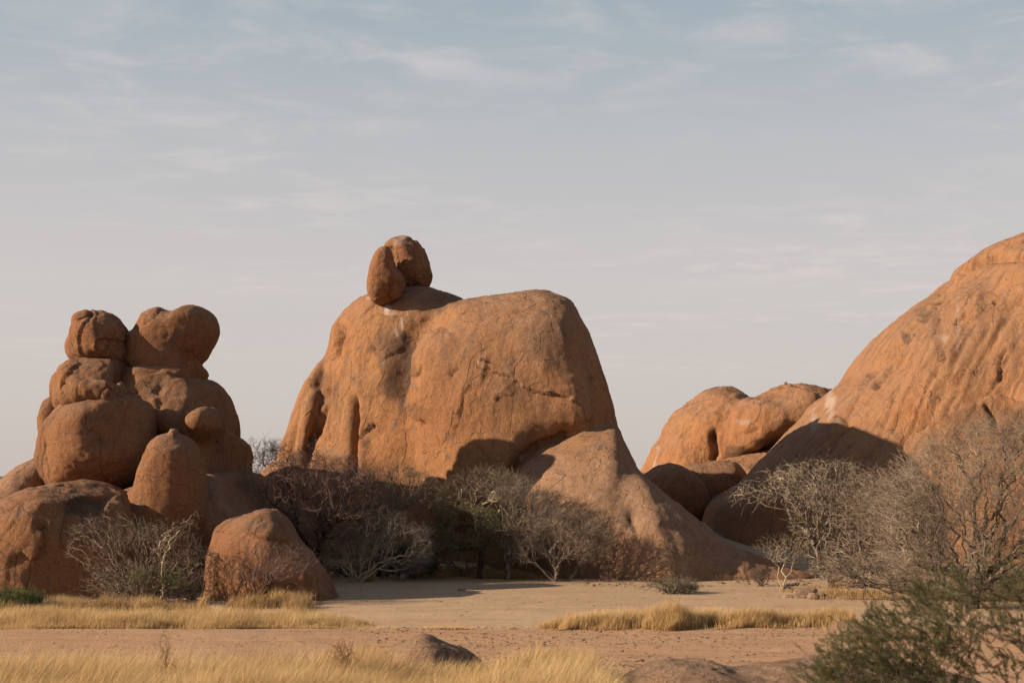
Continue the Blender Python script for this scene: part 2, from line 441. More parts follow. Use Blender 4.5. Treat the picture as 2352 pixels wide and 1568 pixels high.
# ---------------------------------------------------------------- ground
def ground_h(X, Y):
    P = np.stack([X, Y, np.zeros_like(X)], 1)
    z = 0.05 * fbm(P, 0.12, 3, 2) + 0.05 * fbm(P, (0.35, 0.9, 1), 7, 3) * sstep(90, 50, Y)
    z = z + 0.008 * fbm(P, 3.0, 8, 2) * sstep(60, 30, Y)
    z = z + 1.7 * sstep(61, 80, Y) * sstep(5, 11, X)                       # sand banked up behind the apron
    z = z + 0.5 * sstep(57, 66, Y) * sstep(8, -4, X)                       # low rise under the thorn trees
    z = z + 0.14 * sstep(33.5, 31.8, Y + 0.35 * fbm(P, 0.2, 17, 2)) * sstep(29.5, 32.0, Y)   # soft berm beside the track
    for yy in (27.2, 29.0):                                                # wheel ruts
        z = z - 0.05 * np.exp(-((Y - yy - 0.3 * np.sin(X * 0.12)) / 0.22) ** 2)
    return z
def build_ground():
    def axis(core, g, end):
        a = list(core); st = core[1] - core[0]
        while a[-1] < end: st *= g; a.append(a[-1] + st)
        return a
    xp = axis(np.arange(0, 26, 0.16), 1.12, 6000); xs = np.array([-v for v in xp[:0:-1]] + xp)
    yc = list(np.arange(14, 46, 0.14)) + list(np.arange(46, 100, 0.4))
    ys = np.array([-6000, -500, -60, -10, 0, 5, 8, 10, 12] + axis(np.array(yc), 1.15, 7000))
    ys = np.unique(ys)
    X, Y = np.meshgrid(xs, ys, indexing='ij'); nx, ny = X.shape
    V = np.stack([X.ravel(), Y.ravel(), ground_h(X.ravel(), Y.ravel())], 1)
    i = np.arange(nx * ny).reshape(nx, ny)
    Q = np.stack([i[:-1, :-1], i[1:, :-1], i[1:, 1:], i[:-1, 1:]], -1).reshape(-1, 4)
    n = NT('sand')
    tc = n.n('ShaderNodeTexCoord').outputs['Object']
    sp = n.n('ShaderNodeSeparateXYZ'); n.l(tc, sp.inputs[0])
    big = n.noise(tc, 0.10, 5, 0.6, 0.5, sc=(0.6, 1.6, 1))
    col = n.mix(n.rng(big, 0.35, 0.65), (0.47, 0.325, 0.21), (0.42, 0.285, 0.18))
    yw = n.mul(sp.outputs[1], n.mul(n.noise(tc, 0.35, 4, 0.6, 0, sc=(0.7, 1, 1)), 1.6), 'ADD')
    track = n.mul(n.rng(yw, 34.0, 32.6), n.rng(n.noise(tc, 0.5, 5, 0.6, 0, sc=(0.5, 2, 1)), 0.25, 0.6, 0.55, 1))
    col = n.mix(track, col, (0.42, 0.245, 0.142))
    lit = n.rng(n.noise(tc, 1.0, 7, 0.7, 0.2, sc=(0.35, 2.4, 1)), 0.56, 0.70)
    col = n.mix(n.mul(lit, 0.7), col, (0.25, 0.175, 0.125))
    dots = n.rng(n.noise(tc, 9, 4, 0.8), 0.62, 0.70)
    col = n.mix(n.mul(dots, 0.5), col, (0.19, 0.125, 0.09))
    rut = n.rng(n.noise(tc, 1.0, 4, 0.6, 0.1, sc=(0.12, 5.0, 1)), 0.56, 0.64)
    col = n.mix(n.mul(rut, 0.65), col, (0.30, 0.20, 0.145))
    pat = n.rng(n.noise(tc, 0.45, 6, 0.65, 0.6, sc=(0.35, 1.3, 1)), 0.50, 0.64)
    col = n.mix(n.mul(pat, 0.45), col, (0.37, 0.235, 0.15))
    for y0 in (35.3, 36.1, 30.2, 31.1):                    # faint wheel tracks
        yy = n.mul(n.mul(sp.outputs[1], n.mul(n.noise(tc, 0.05, 2, 0.5), 3.0), 'ADD'), y0 + 1.5, 'SUBTRACT')
        band = n.mul(n.rng(n.mul(yy, 0.0, 'ABSOLUTE'), 0.16, 0.08), n.rng(n.noise(tc, 3.0, 4, 0.7, 0, sc=(2.2, 0.6, 1)), 0.45, 0.58))
        col = n.mix(n.mul(band, 0.5), col, (0.30, 0.19, 0.125))
    fine = n.noise(tc, 22, 4, 0.85)
    col = n.mix(1.0, col, n.mix(fine, (0.55, 0.55, 0.55), (1.42, 1.42, 1.42)), 'MULTIPLY')
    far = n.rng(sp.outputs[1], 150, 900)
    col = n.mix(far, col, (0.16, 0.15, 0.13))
    n.l(col, n.b.inputs['Base Color'])
    b = n.bump(n.noise(tc, 2.2, 7, 0.65, 0, sc=(0.5, 1.4, 1)), 0.8, 0.09)
    b = n.bump(n.noise(tc, 11, 6, 0.8), 0.9, 0.03, b)
    n.l(b, n.b.inputs['Normal'])
    o = link('ground', mesh_from('ground', V, Q), n.m)
    tag(o, 'pale pinkish sand flat with an orange gravel track across it', None, None, 'structure')
build_ground()

# far hills on the horizon, blue distance haze painted into their colour
def hills():
    xs = np.linspace(-1700, 600, 240); V = []; 
    for j, (yy, k) in enumerate(((2600, 0), (2750, 0.75), (2900, 1.0), (3100, 0.85), (3500, 0))):
        P = np.stack([xs, np.full_like(xs, yy), np.zeros_like(xs)], 1)
        hgt = 46 + 26 * fbm(P, 0.004, 5, 4)
        V.append(np.stack([xs, np.full_like(xs, yy), hgt * k - (4 if k == 0 else 0)], 1))
    V = np.concatenate(V); m = 240; i = np.arange(5 * m).reshape(5, m)
    Q = np.stack([i[:-1, :-1], i[:-1, 1:], i[1:, 1:], i[1:, :-1]], -1).reshape(-1, 4)
    tag(link('hills', mesh_from('hills', V, Q), plain_mat('far_hills', (0.085, 0.105, 0.125), (0.07, 0.088, 0.105), 0.01)),
        'dark haze-blue hills far off on the horizon', None, None, 'structure')
hills()

# ---------------------------------------------------------------- the rock pile on the left
PG = 'boulders stacked in the left rock pile'
rock('boulder', 'big round boulder with a crusted top, bulging on the left of the rock pile', 'boulder',
     [lump([(112, 1037), (116, 1000), (130, 967), (148, 945), (170, 925), (210, 912), (252, 908), (303, 918), (333, 930), (347, 972), (357, 1006), (345, 1050), (325, 1085), (290, 1115), (240, 1135), (180, 1145), (135, 1135), (115, 1085)], 51, 3.0, 3.2, 2.2, sx=-0.15)],
     MR_PILE, 0.065, cuts=3, seed=2, group=PG, big=0.12, mid=0.06, flake=0.05,
     strokes=[('ledge', z1([(340, 1350), (380, 1450), (400, 1560)]), 12, 0.05)])
rock('boulder', 'thin ragged crust slab lying on top of the big round boulder', 'boulder',
     [lump(z1([(600, 935), (635, 895), (680, 850), (690, 822), (760, 808), (850, 800), (940, 808), (985, 845), (1015, 905), (1065, 945), (900, 955), (700, 955)]), 50.6, 1.5, 1.3, 2.8)],
     MR_PILE, 0.05, seed=4, group=PG, big=0.18, mid=0.22, fine=0.05, flake=0.14)
rock('boulder', 'boulder behind and above the crusted one, carrying the small head-shaped rock', 'boulder',
     [lump(z1([(455, 830), (480, 780), (545, 710), (600, 640), (640, 608), (760, 600), (900, 598), (1060, 620), (1080, 720), (1060, 820), (950, 900), (750, 1000), (560, 1040), (470, 960)]), 54.5, 2.2, 2.4, 2.5, sx=-0.2)],
     MR_PILE, 0.07, cuts=6, seed=6, group=PG, strokes=[('ledge', z1([(680, 640), (560, 740), (545, 860), (530, 1000)]), 22, 0.12)])
rock('boulder', 'narrow reddish slab showing behind the left edge of the pile', 'boulder',
     [lump(z1([(385, 1200), (388, 1060), (402, 980), (440, 905), (520, 890), (600, 950), (600, 1250), (450, 1300), (390, 1280)]), 56, 1.6, 1.8, 2.4)],
     MR_PILE, 0.07, cuts=5, seed=8, group=PG)
rock('boulder', 'small head-shaped boulder with a rough jagged crest, top left of the pile', 'boulder',
     [lump(z1([(592, 480), (597, 540), (615, 578), (650, 604), (700, 610), (820, 604), (930, 592), (1010, 592), (1030, 500), (1012, 385), (995, 320), (945, 275), (880, 255), (760, 262), (700, 275), (668, 300), (640, 355), (625, 420)]), 54.6, 1.6, 1.6, 2.5, sx=-0.25),
      lump(z1([(640, 262), (690, 234), (750, 240), (770, 270), (720, 300), (660, 310)]), 54.0, 0.55, 0.8, 2.6, k=0.08),
      lump(z1([(750, 270), (775, 228), (850, 220), (905, 248), (950, 262), (965, 300), (860, 320), (770, 310)]), 54.4, 0.8, 1.0, 2.8, k=0.12)],
     MR_PILE, 0.045, cuts=3, cutf=0.94, seed=11, group=PG, mid=0.07, flake=0.06, big=0.06, fine=0.02,
     strokes=[('ledge', z1([(760, 260), (700, 330), (670, 420), (690, 560)]), 25, 0.10),
              ('ledge', z1([(800, 520), (800, 450), (850, 420), (930, 430), (1040, 450)]), 30, -0.14), ('groove', z1([(650, 300), (720, 285), (780, 262)]), 5, 0.10)])
rock('boulder', 'two-humped boulder balanced on a narrow neck, top right of the pile', 'boulder',
     [lump(z1([(1030, 500), (1038, 560), (1065, 638), (1130, 668), (1250, 690), (1400, 715), (1500, 760), (1580, 760), (1590, 680), (1630, 620), (1685, 560), (1740, 460), (1775, 370), (1772, 290), (1725, 208), (1650, 168), (1580, 160), (1535, 185), (1490, 198), (1420, 204), (1370, 200), (1310, 186), (1250, 195), (1200, 225), (1165, 290), (1130, 358), (1085, 385), (1045, 398), (1020, 425), (1035, 460)]), 55.6, 2.0, 2.0, 2.7, c=z1([(1390, 440)])[0]),
      lump(z1([(1240, 240), (1262, 196), (1300, 182), (1345, 195), (1370, 225), (1310, 260)]), 54.9, 0.7, 1.2, 2.4, k=0.25),
      lump(z1([(1016, 440), (1022, 415), (1045, 388), (1075, 400), (1080, 440), (1050, 465)]), 54.8, 0.35, 0.5, 2.4, k=0.12),
      lump(z1([(1090, 660), (1080, 600), (1200, 560), (1480, 580), (1600, 650), (1588, 760), (1480, 780), (1180, 760)]), 55.2, 1.5, 1.7, 2.6, k=0.5)],
     MR_PILE, 0.06, seed=12, group=PG, big=0.08, flake=0.025,
     strokes=[('ledge', z1([(1310, 190), (1280, 240), (1200, 300), (1170, 300)]), 18, -0.07)])
rock('boulder', 'dark wedge of rock peeping out behind the two-humped boulder', 'boulder',
     [lump(z1([(1550, 650), (1620, 622), (1655, 665), (1683, 710), (1680, 750), (1600, 760), (1530, 740)]), 57.2, 1.0, 1.0, 2.3)], MR_PILE, 0.05, seed=14, group=PG, big=0.05)
rock('boulder', 'broad shelf-topped boulder under the two-humped one, right side of the pile', 'boulder',
     [lump(z1([(860, 830), (980, 790), (1010, 720), (1050, 680), (1120, 690), (1250, 700), (1400, 690), (1520, 700), (1600, 735), (1700, 772), (1785, 850), (1820, 930), (1850, 1010), (1880, 1130), (1886, 1220), (1870, 1300), (1800, 1420), (1600, 1380), (1350, 1215), (1250, 1200), (1180, 1150), (1000, 1050), (880, 950)]), 56.2, 4.0, 5.0, 2.4, sx=-0.12),
      lump([(240, 1000), (250, 940), (300, 912), (380, 905), (450, 925), (490, 985), (500, 1080), (480, 1200), (260, 1200)], 60.5, 3.0, 3.0, 2.5, k=0.4),  # unseen rear lump, added to cast shade on the dome's left foot
      lump(z1([(1040, 720), (1030, 685), (1080, 662), (1100, 690), (1240, 672), (1330, 690), (1400, 655), (1450, 668), (1480, 648), (1540, 690), (1540, 730), (1300, 750), (1100, 770)]), 54.6, 1.5, 1.5, 2.6, k=0.25)],
     MR_PILE, 0.08, cuts=4, seed=16, group=PG, flake=0.04,
     strokes=[('groove', z1([(1350, 800), (1290, 860), (1310, 960), (1300, 1010)]), 9, 0.10), ('ridge', z1([(1300, 880), (1270, 960)]), 12, 0.10),
              ('ledge', z1([(1080, 690), (1200, 730), (1340, 700), (1420, 715), (1500, 665)]), 20, 0.12)])
rock('boulder', 'knob-headed pillar of rock leaning on the right side of the pile', 'boulder',
     [lump(z1([(1538, 1110), (1560, 1060), (1640, 1010), (1690, 992), (1730, 992), (1780, 1030), (1808, 1090), (1800, 1180), (1700, 1230), (1600, 1200), (1548, 1150)]), 50.8, 1.3, 1.6, 2.1),
      lump(z1([(1560, 1190), (1700, 1150), (1820, 1180), (1865, 1260), (1860, 1400), (1870, 1560), (1890, 1700), (1860, 1850), (1600, 1850), (1560, 1500)]), 53.0, 2.4, 7.0, 2.4, k=0.8)],
     MR_PILE, 0.07, seed=18, group=PG, big=0.1)
rock('boulder', 'smooth thumb-shaped rock column rising from the foot of the pile', 'boulder',
     [lump(z1([(1165, 1490), (1200, 1400), (1235, 1320), (1285, 1250), (1345, 1212), (1430, 1192), (1490, 1212), (1555, 1262), (1612, 1345), (1640, 1450), (1652, 1560), (1645, 1700), (1600, 1850), (1400, 1950), (1230, 1850), (1165, 1700), (1160, 1580)]), 47.2, 1.5, 1.6, 2.6),
      lump(z2([(850, 330), (960, 300), (1040, 280), (1200, 240), (1400, 300), (1440, 430), (1460, 600), (1500, 900), (1400, 1300), (1000, 1300), (900, 900), (850, 500)]), 47.8, 2.0, 2.2, 2.5, k=0.9, c=z2([(1180, 700)])[0])],
     MR_PILE, 0.06, seed=20, group=PG, big=0.07, flake=0.02, strokes=[('groove', z2([(1062, 40), (1040, 80), (1030, 120)]), 5, 0.08), ('ridge', z1([(1395, 1215), (1430, 1195), (1450, 1215)]), 9, 0.12)])
rock('boulder', 'low broad bench of rock that the left pile stands on', 'boulder',
     [lump(z2([(760, 420), (900, 320), (1100, 260), (1400, 200), (1560, 160), (1660, 190), (1710, 260), (1800, 380), (1900, 450), (2050, 520), (2150, 700), (2150, 900), (1900, 1010), (1500, 1060), (1000, 1060), (760, 950)]), 51.0, 4.0, 13.0, 2.8),
      lump(z2([(200, 180), (500, 100), (1000, 120), (1500, 100), (1650, 180), (1640, 500), (1500, 900), (200, 900)]), 55.5, 3.5, 9.0, 2.8, k=1.0)],
     MR_PILE, 0.11, k=1.0, cuts=5, seed=22, group=PG, big=0.25)
rock('boulder', 'huge cracked boulder sloping off the left edge of the frame', 'boulder',
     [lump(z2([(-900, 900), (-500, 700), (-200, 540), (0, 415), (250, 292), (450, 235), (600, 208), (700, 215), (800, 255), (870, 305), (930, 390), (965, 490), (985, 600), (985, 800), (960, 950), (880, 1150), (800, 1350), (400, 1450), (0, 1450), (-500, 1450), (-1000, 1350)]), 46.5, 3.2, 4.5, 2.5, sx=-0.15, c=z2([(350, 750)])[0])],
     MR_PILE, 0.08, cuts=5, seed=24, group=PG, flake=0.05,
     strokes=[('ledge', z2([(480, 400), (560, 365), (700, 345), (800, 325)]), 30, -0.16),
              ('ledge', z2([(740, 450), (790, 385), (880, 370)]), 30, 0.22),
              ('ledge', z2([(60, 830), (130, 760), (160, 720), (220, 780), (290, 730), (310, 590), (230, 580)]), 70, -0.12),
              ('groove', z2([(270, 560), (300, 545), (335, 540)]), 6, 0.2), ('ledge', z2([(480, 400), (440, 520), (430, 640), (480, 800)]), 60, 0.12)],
     stain_shades=[(z2([(600, 420)])[0][0], z2([(600, 420)])[0][1], 50, 24, 0.8), (z2([(690, 290)])[0][0], z2([(690, 270)])[0][1], 60, 12, 0.5)])
rock('boulder', 'pale sloping rock behind the huge cracked boulder at the far left', 'boulder',
     [lump(z2([(-1100, 1000), (-600, 780), (-250, 560), (0, 362), (100, 245), (200, 130), (300, 55), (400, 20), (520, 60), (560, 300), (500, 900), (0, 1150), (-800, 1150)]), 53.5, 4, 5, 2.3, c=z2([(150, 600)])[0])],
     MR_APRON, 0.11, seed=26, group=PG)
rock('boulder', 'squat wedge-shaped boulder with a grey cap in front of the pile', 'boulder',
     [lump(z2([(1500, 1000), (1530, 800), (1558, 650), (1575, 570), (1690, 495), (1850, 430), (1930, 425), (1995, 462), (2050, 540), (2110, 655), (2200, 745), (2285, 860), (2335, 960), (2380, 1120), (2300, 1300), (1900, 1350), (1540, 1300), (1490, 1150)]), 44.2, 1.7, 3.5, 2.3, sx=-0.35)],
     MR_PILE, 0.06, cuts=2, seed=28, group=PG, big=0.08,
     strokes=[('ledge', z2([(1740, 545), (1820, 600), (1930, 640), (2060, 680), (2180, 800)]), 40, -0.10)],
     stain_shades=[(z2([(1860, 540)])[0][0], z2([(1860, 540)])[0][1], 45, 22, 0.35)])

# ---------------------------------------------------------------- the main granite massif
def g4(*p): return z4(list(p))
main_lumps = [
    lump([(735, 900), (712, 1000), (695, 1100), (650, 1250), (640, 1400), (900, 1450), (1250, 1450), (1400, 1300), (1380, 1000), (1300, 840), (1200, 775), (1150, 735), (1091, 700), (1055, 686), (1019, 672), (971, 658), (923, 662), (875, 668), (847, 680), (825, 697), (803, 717), (787, 736), (775, 757), (764, 800), (750, 850)],
         70.3, 6.4, 9, 3.2, sx=-0.42, sz=0.26, c=(1010, 1000)),
    lump([(985, 745), (1040, 708), (1102, 691), (1154, 681), (1232, 673), (1271, 679), (1300, 693), (1318, 712), (1336, 751), (1357, 806), (1375, 861), (1388, 905), (1400, 950), (1395, 985), (1375, 1015), (1310, 1035), (1258, 1062), (1200, 1092), (1175, 1110), (1150, 1150), (1110, 1230), (1000, 1230), (960, 1080), (940, 900), (948, 810)],
         68.0, 7.4, 9, 3.3, sx=-0.2, sz=0.17, c=(1200, 955), k=0.35),
    lump([(1180, 820), (1260, 720), (1336, 752), (1357, 806), (1376, 862), (1403, 960), (1424, 1012), (1440, 1047), (1456, 1090), (1490, 1150), (1500, 1400), (1200, 1400), (1150, 1000)], 70.5, 5.5, 9, 2.5, sx=-0.1, sz=0.25, c=(1320, 1050), k=0.6),
    # apron: wall under the overhang, then the long foot running right and forward
    lump([(1140, 1130), (1182, 1062), (1245, 1018), (1305, 990), (1355, 976), (1402, 972), (1424, 1014), (1440, 1047), (1452, 1088), (1475, 1130), (1500, 1190), (1510, 1300), (1450, 1420), (1200, 1420), (1110, 1250)],
         64.0, 9.2, 9, 2.2, sx=-0.12, sz=0.24, k=0.4, c=(1350, 1220)),
    lump([(1325, 1340), (1380, 1262), (1430, 1190), (1473, 1132), (1504, 1142), (1538, 1161), (1577, 1184), (1616, 1211), (1658, 1240), (1705, 1264), (1780, 1292), (1880, 1322), (1900, 1420), (1800, 1500), (1500, 1520), (1340, 1480)], 56.4, 4.3, 12, 1.55, sx=-0.14, k=2.3, c=(1530, 1380)),
    # left foot running down towards the rock pile
    lump([(540, 1130), (600, 1085), (656, 1046), (720, 1040), (900, 1100), (900, 1400), (600, 1420), (520, 1300)], 66.5, 3.5, 6, 2.3, k=0.6, c=(720, 1260)),
    # fins at the left edge
    lump(z4([(105, 750), (180, 560), (240, 360), (285, 250), (345, 150), (405, 85), (460, 62), (480, 150), (470, 350), (430, 560), (350, 800), (300, 1100), (60, 1100)]), 71.2, 2.4, 5, 2.4, c=z4([(300, 560)])[0], k=0.2),
    lump(z4([(285, 370), (330, 305), (372, 288), (405, 315), (410, 420), (370, 580), (330, 760), (270, 1000), (190, 1000), (230, 700)]), 69.3, 1.6, 3, 2.2, c=z4([(320, 600)])[0], k=0.15),
]
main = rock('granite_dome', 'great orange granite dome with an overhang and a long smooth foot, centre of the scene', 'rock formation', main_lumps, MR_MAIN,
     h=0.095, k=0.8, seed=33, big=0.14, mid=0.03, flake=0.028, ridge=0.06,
     strokes=[
        ('groove', [(822, 905), (818, 960), (815, 1010), (817, 1060), (818, 1120)], 9, 0.75),      # tall cleft
        ('ledge', [(820, 1120), (815, 1050), (816, 980), (826, 900), (835, 850)], 60, 0.35),
        ('groove', [(1035, 700), (985, 735), (945, 785), (925, 840), (922, 880), (930, 930)], 26, 0.5),
        ('groove', [(1000, 735), (965, 775), (945, 820), (938, 880), (930, 940)], 9, 0.25),         # seam along the dome
        ('ledge', [(925, 960), (940, 880), (946, 820), (968, 775), (1005, 735)], 60, 0.42),
        ('groove', [(770, 820), (776, 780), (788, 745)], 8, 0.5),
        ('groove', z3([(620, 1290), (650, 1180), (690, 1080), (700, 1000)]), 7, 0.6),
        ('ledge', z3([(930, 870), (1000, 830), (1050, 800), (1060, 740), (1200, 760)]), 18, -0.12),
        ('ledge', z3([(950, 900), (990, 880), (1040, 860), (1090, 860), (1140, 880), (1250, 850)]), 14, 0.15),
        ('ledge', z3([(1100, 1310), (1180, 1230), (1220, 1200), (1320, 1120)]), 22, -0.10),
        ('groove', z3([(990, 1060), (1030, 1150), (1080, 1250)]), 5, 0.08),
        ('ledge', z5([(760, 780), (790, 730), (850, 740), (880, 770), (930, 830), (1060, 860), (1170, 940), (1280, 990), (1380, 1010), (1520, 1030), (1640, 1070)]), 26, -0.20),
        ('ridge', z5([(790, 720), (830, 740), (860, 770)]), 7, 0.22), ('ridge', z5([(1370, 1005), (1440, 1000)]), 5, 0.16), ('ridge', z5([(1590, 1070), (1650, 1065)]), 4, 0.2),
        ('ledge', z5([(740, 900), (680, 1010), (650, 1120), (640, 1260), (590, 1330), (570, 1450)]), 55, 0.09),
        ('ledge', z5([(940, 1100), (920, 1050), (930, 1010), (1000, 980), (1060, 930)]), 30, 0.14),
        ('ledge', z5([(210, 820), (250, 870), (300, 830), (310, 760)]), 14, -0.14), ('ledge', z5([(230, 1230), (300, 1150), (310, 1120)]), 16, 0.2),
        ('groove', z5([(640, 800), (560, 880)]), 5, 0.1),
        ('groove', z5([(300, 1280), (330, 1255)]), 5, 0.25),
        ('ledge', z4([(675, 660), (700, 620), (735, 580), (740, 540)]), 16, -0.2),
        ('groove', z4([(765, 552), (785, 560)]), 4, 0.3),
        ('groove', [(1452, 1170), (1448, 1190), (1462, 1215), (1462, 1232)], 7, 0.12),
        ('groove', [(1190, 1050), (1220, 1030), (1260, 1012), (1305, 992)], 7, 0.35),
        ('groove', z4([(470, 190), (440, 290), (435, 420), (380, 560), (320, 700), (290, 850)]), 7, 0.4),
     ],
     stain_shades=[(930, 850, 16, 100, 0.95), (900, 880, 34, 50, 0.75), (878, 800, 42, 26, 0.6), (1275, 790, 40, 55, 0.45), (905, 850, 42, 75, 0.63), (885, 790, 45, 40, 0.42), (928, 905, 18, 70, 0.75), (1250, 770, 65, 55, 0.38), (1290, 800, 36, 60, 0.30),
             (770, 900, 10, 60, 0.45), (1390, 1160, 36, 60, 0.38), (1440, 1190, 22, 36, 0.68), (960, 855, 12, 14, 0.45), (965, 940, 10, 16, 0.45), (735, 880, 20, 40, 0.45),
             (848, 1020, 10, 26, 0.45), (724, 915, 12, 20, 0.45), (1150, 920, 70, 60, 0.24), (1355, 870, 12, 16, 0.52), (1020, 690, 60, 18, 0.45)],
     dusts=[(1480, 1200, 330, 150, 1.0), (1290, 1150, 130, 130, 0.8), (1330, 1300, 120, 120, 1.0), (1250, 760, 110, 80, 0.6), (1180, 690, 180, 24, 0.6), (1000, 680, 110, 30, 0.5), (1330, 850, 50, 120, 0.5)],
     pales=[(890, 712, 8, 15, 0.8), (905, 722, 10, 6, 0.4), (923, 742, 4, 16, 0.8), (910, 762, 3, 9, 0.6), (1103, 832, 12, 6, 0.5), (1107, 850, 4, 22, 0.4), (1320, 918, 9, 2.5, 0.9), (1258, 902, 8, 4, 0.3), (1198, 885, 4, 4, 0.4), (850, 690, 8, 6, 0.5), (880, 830, 2.5, 20, 0.3)])

rock('boulder', 'tall egg-shaped boulder standing at the edge of the dome top, left of its pair', 'boulder',
     [lump(z3([(980, 560), (985, 480), (1000, 380), (1020, 310), (1045, 260), (1080, 218), (1120, 204), (1170, 208), (1200, 262), (1215, 330), (1250, 420), (1300, 500), (1310, 550), (1290, 610), (1265, 670), (1220, 700), (1150, 722), (1090, 730), (1040, 715), (1005, 670), (985, 620)]), 67.6, 1.3, 1.3, 3.0)],
     MR_PILE, 0.045, seed=40, group='balanced boulders on the dome', big=0.08, mid=0.06, flake=0.04, strokes=[('groove', z3([(1165, 720), (1190, 640), (1230, 560)]), 5, 0.12)])
rock('boulder', 'blocky balanced boulder behind the egg-shaped one, resting on the dome ridge', 'boulder',
     [lump(z3([(1158, 190), (1180, 155), (1220, 130), (1300, 117), (1360, 122), (1395, 150), (1430, 165), (1462, 210), (1490, 270), (1520, 350), (1540, 430), (1548, 490), (1530, 530), (1495, 578), (1420, 590), (1340, 600), (1290, 605), (1210, 560), (1170, 400), (1160, 280)]), 70.2, 1.5, 1.7, 2.7, sx=-0.1)],
     MR_PILE, 0.05, cuts=5, seed=42, group='balanced boulders on the dome', big=0.10, mid=0.07, flake=0.06,
     strokes=[('groove', z3([(1170, 190), (1200, 260), (1215, 330)]), 6, 0.15), ('ledge', z3([(1400, 170), (1390, 300), (1400, 430)]), 22, 0.12), ('ledge', z3([(1245, 390), (1290, 430), (1320, 520)]), 16, 0.15)],
     pales=[(920, 555, 16, 14, 0.3)])

# ---------------------------------------------------------------- rocks on the right
rock('boulder', 'dark round boulder lying in the shade beyond the foot of the dome', 'boulder',
     [lump(z6([(378, 1030), (400, 985), (450, 930), (530, 880), (600, 860), (650, 853), (700, 862), (770, 890), (850, 960), (910, 1060), (945, 1180), (935, 1290), (860, 1345), (700, 1360), (500, 1250), (400, 1120)]), 84, 2.6, 2.6, 2.2)], MR_PILE, 0.1, seed=50, group='shaded boulders beyond the dome')
rock('boulder', 'barrel-shaped dark boulder right of the round shaded one', 'boulder',
     [lump(z6([(700, 900), (900, 858), (1080, 838), (1150, 843), (1200, 880), (1245, 945), (1272, 1010), (1250, 1070), (1150, 1160), (1050, 1260), (930, 1330), (800, 1300), (720, 1100)]), 87, 2.6, 2.6, 2.6)], MR_PILE, 0.1, seed=52, group='shaded boulders beyond the dome')
rock('boulder', 'small dark rock showing at the edge of the dome against the sky', 'boulder',
     [lump(z6([(250, 980), (330, 942), (400, 932), (460, 935), (480, 1050), (400, 1150), (280, 1100)]), 90, 1.8, 1.8, 2.3)], MR_PILE, 0.1, seed=53, group='shaded boulders beyond the dome')
rock('boulder', 'low flat grey-brown rock at the foot of the shaded boulders', 'boulder',
     [lump(z6([(905, 1340), (980, 1260), (1070, 1195), (1200, 1175), (1350, 1190), (1500, 1280), (1560, 1400), (1300, 1450), (1000, 1420)]), 81, 2.0, 2.5, 2.3)], MR_GREY, 0.1, seed=54, group='shaded boulders beyond the dome')
rock('rock_ridge', 'two-lobed smooth orange ridge with a dark undercut, beyond the gap', 'rock formation',
     [lump(z6([(360, 1050), (395, 930), (440, 820), (500, 700), (558, 620), (590, 550), (650, 455), (720, 392), (800, 332), (850, 292), (920, 252), (1000, 233), (1100, 238), (1170, 270), (1240, 332), (1330, 400), (1400, 600), (1200, 900), (1100, 1200), (500, 1200)]), 108, 7, 8, 2.4, sx=-0.3, sz=0.1, c=z6([(850, 700)])[0]),
      lump(z6([(1120, 370), (1240, 330), (1330, 318), (1440, 270), (1570, 228), (1650, 200), (1750, 200), (1850, 233), (1900, 236), (1965, 278), (2100, 400), (2100, 560), (1700, 620), (1480, 668), (1300, 740), (1100, 815), (1030, 830), (990, 740), (1000, 600), (1040, 470)]), 104, 6.5, 8, 2.3, sx=-0.12, sz=0.15, c=z6([(1480, 500)])[0], k=0.5),
      lump(z6([(900, 900), (1100, 830), (1300, 775), (1480, 712), (1620, 700), (1900, 700), (2100, 900), (1700, 1300), (900, 1300)]), 101, 4.5, 16, 2.8, sz=0.3, c=z6([(1450, 1050)])[0], k=0.3)],
     MR_MAIN, 0.17, seed=56, big=0.3, mid=0.06, flake=0.08, ridge=0.05,
     strokes=[('groove', z6([(990, 560), (985, 650), (1000, 740), (980, 840)]), 8, 0.7), ('ledge', z6([(1000, 850), (1020, 700), (1020, 600)]), 25, 0.3), ('ledge', z6([(1570, 230), (1700, 260), (1850, 330)]), 18, 0.3), ('ledge', z6([(1180, 600), (1250, 600), (1320, 560), (1380, 560)]), 14, -0.2)],
     stain_shades=[z6([(978, 610)])[0] + (8, 22, 1.0), z6([(1200, 740)])[0] + (45, 14, 0.8), z6([(1500, 660)])[0] + (60, 12, 0.6), z6([(1020, 260)])[0] + (50, 8, 0.35)],
     pales=[z6([(990, 700)])[0] + (4, 12, 0.6), z6([(520, 770)])[0] + (6, 30, 0.4), z6([(1250, 510)])[0] + (30, 8, 0.25)])
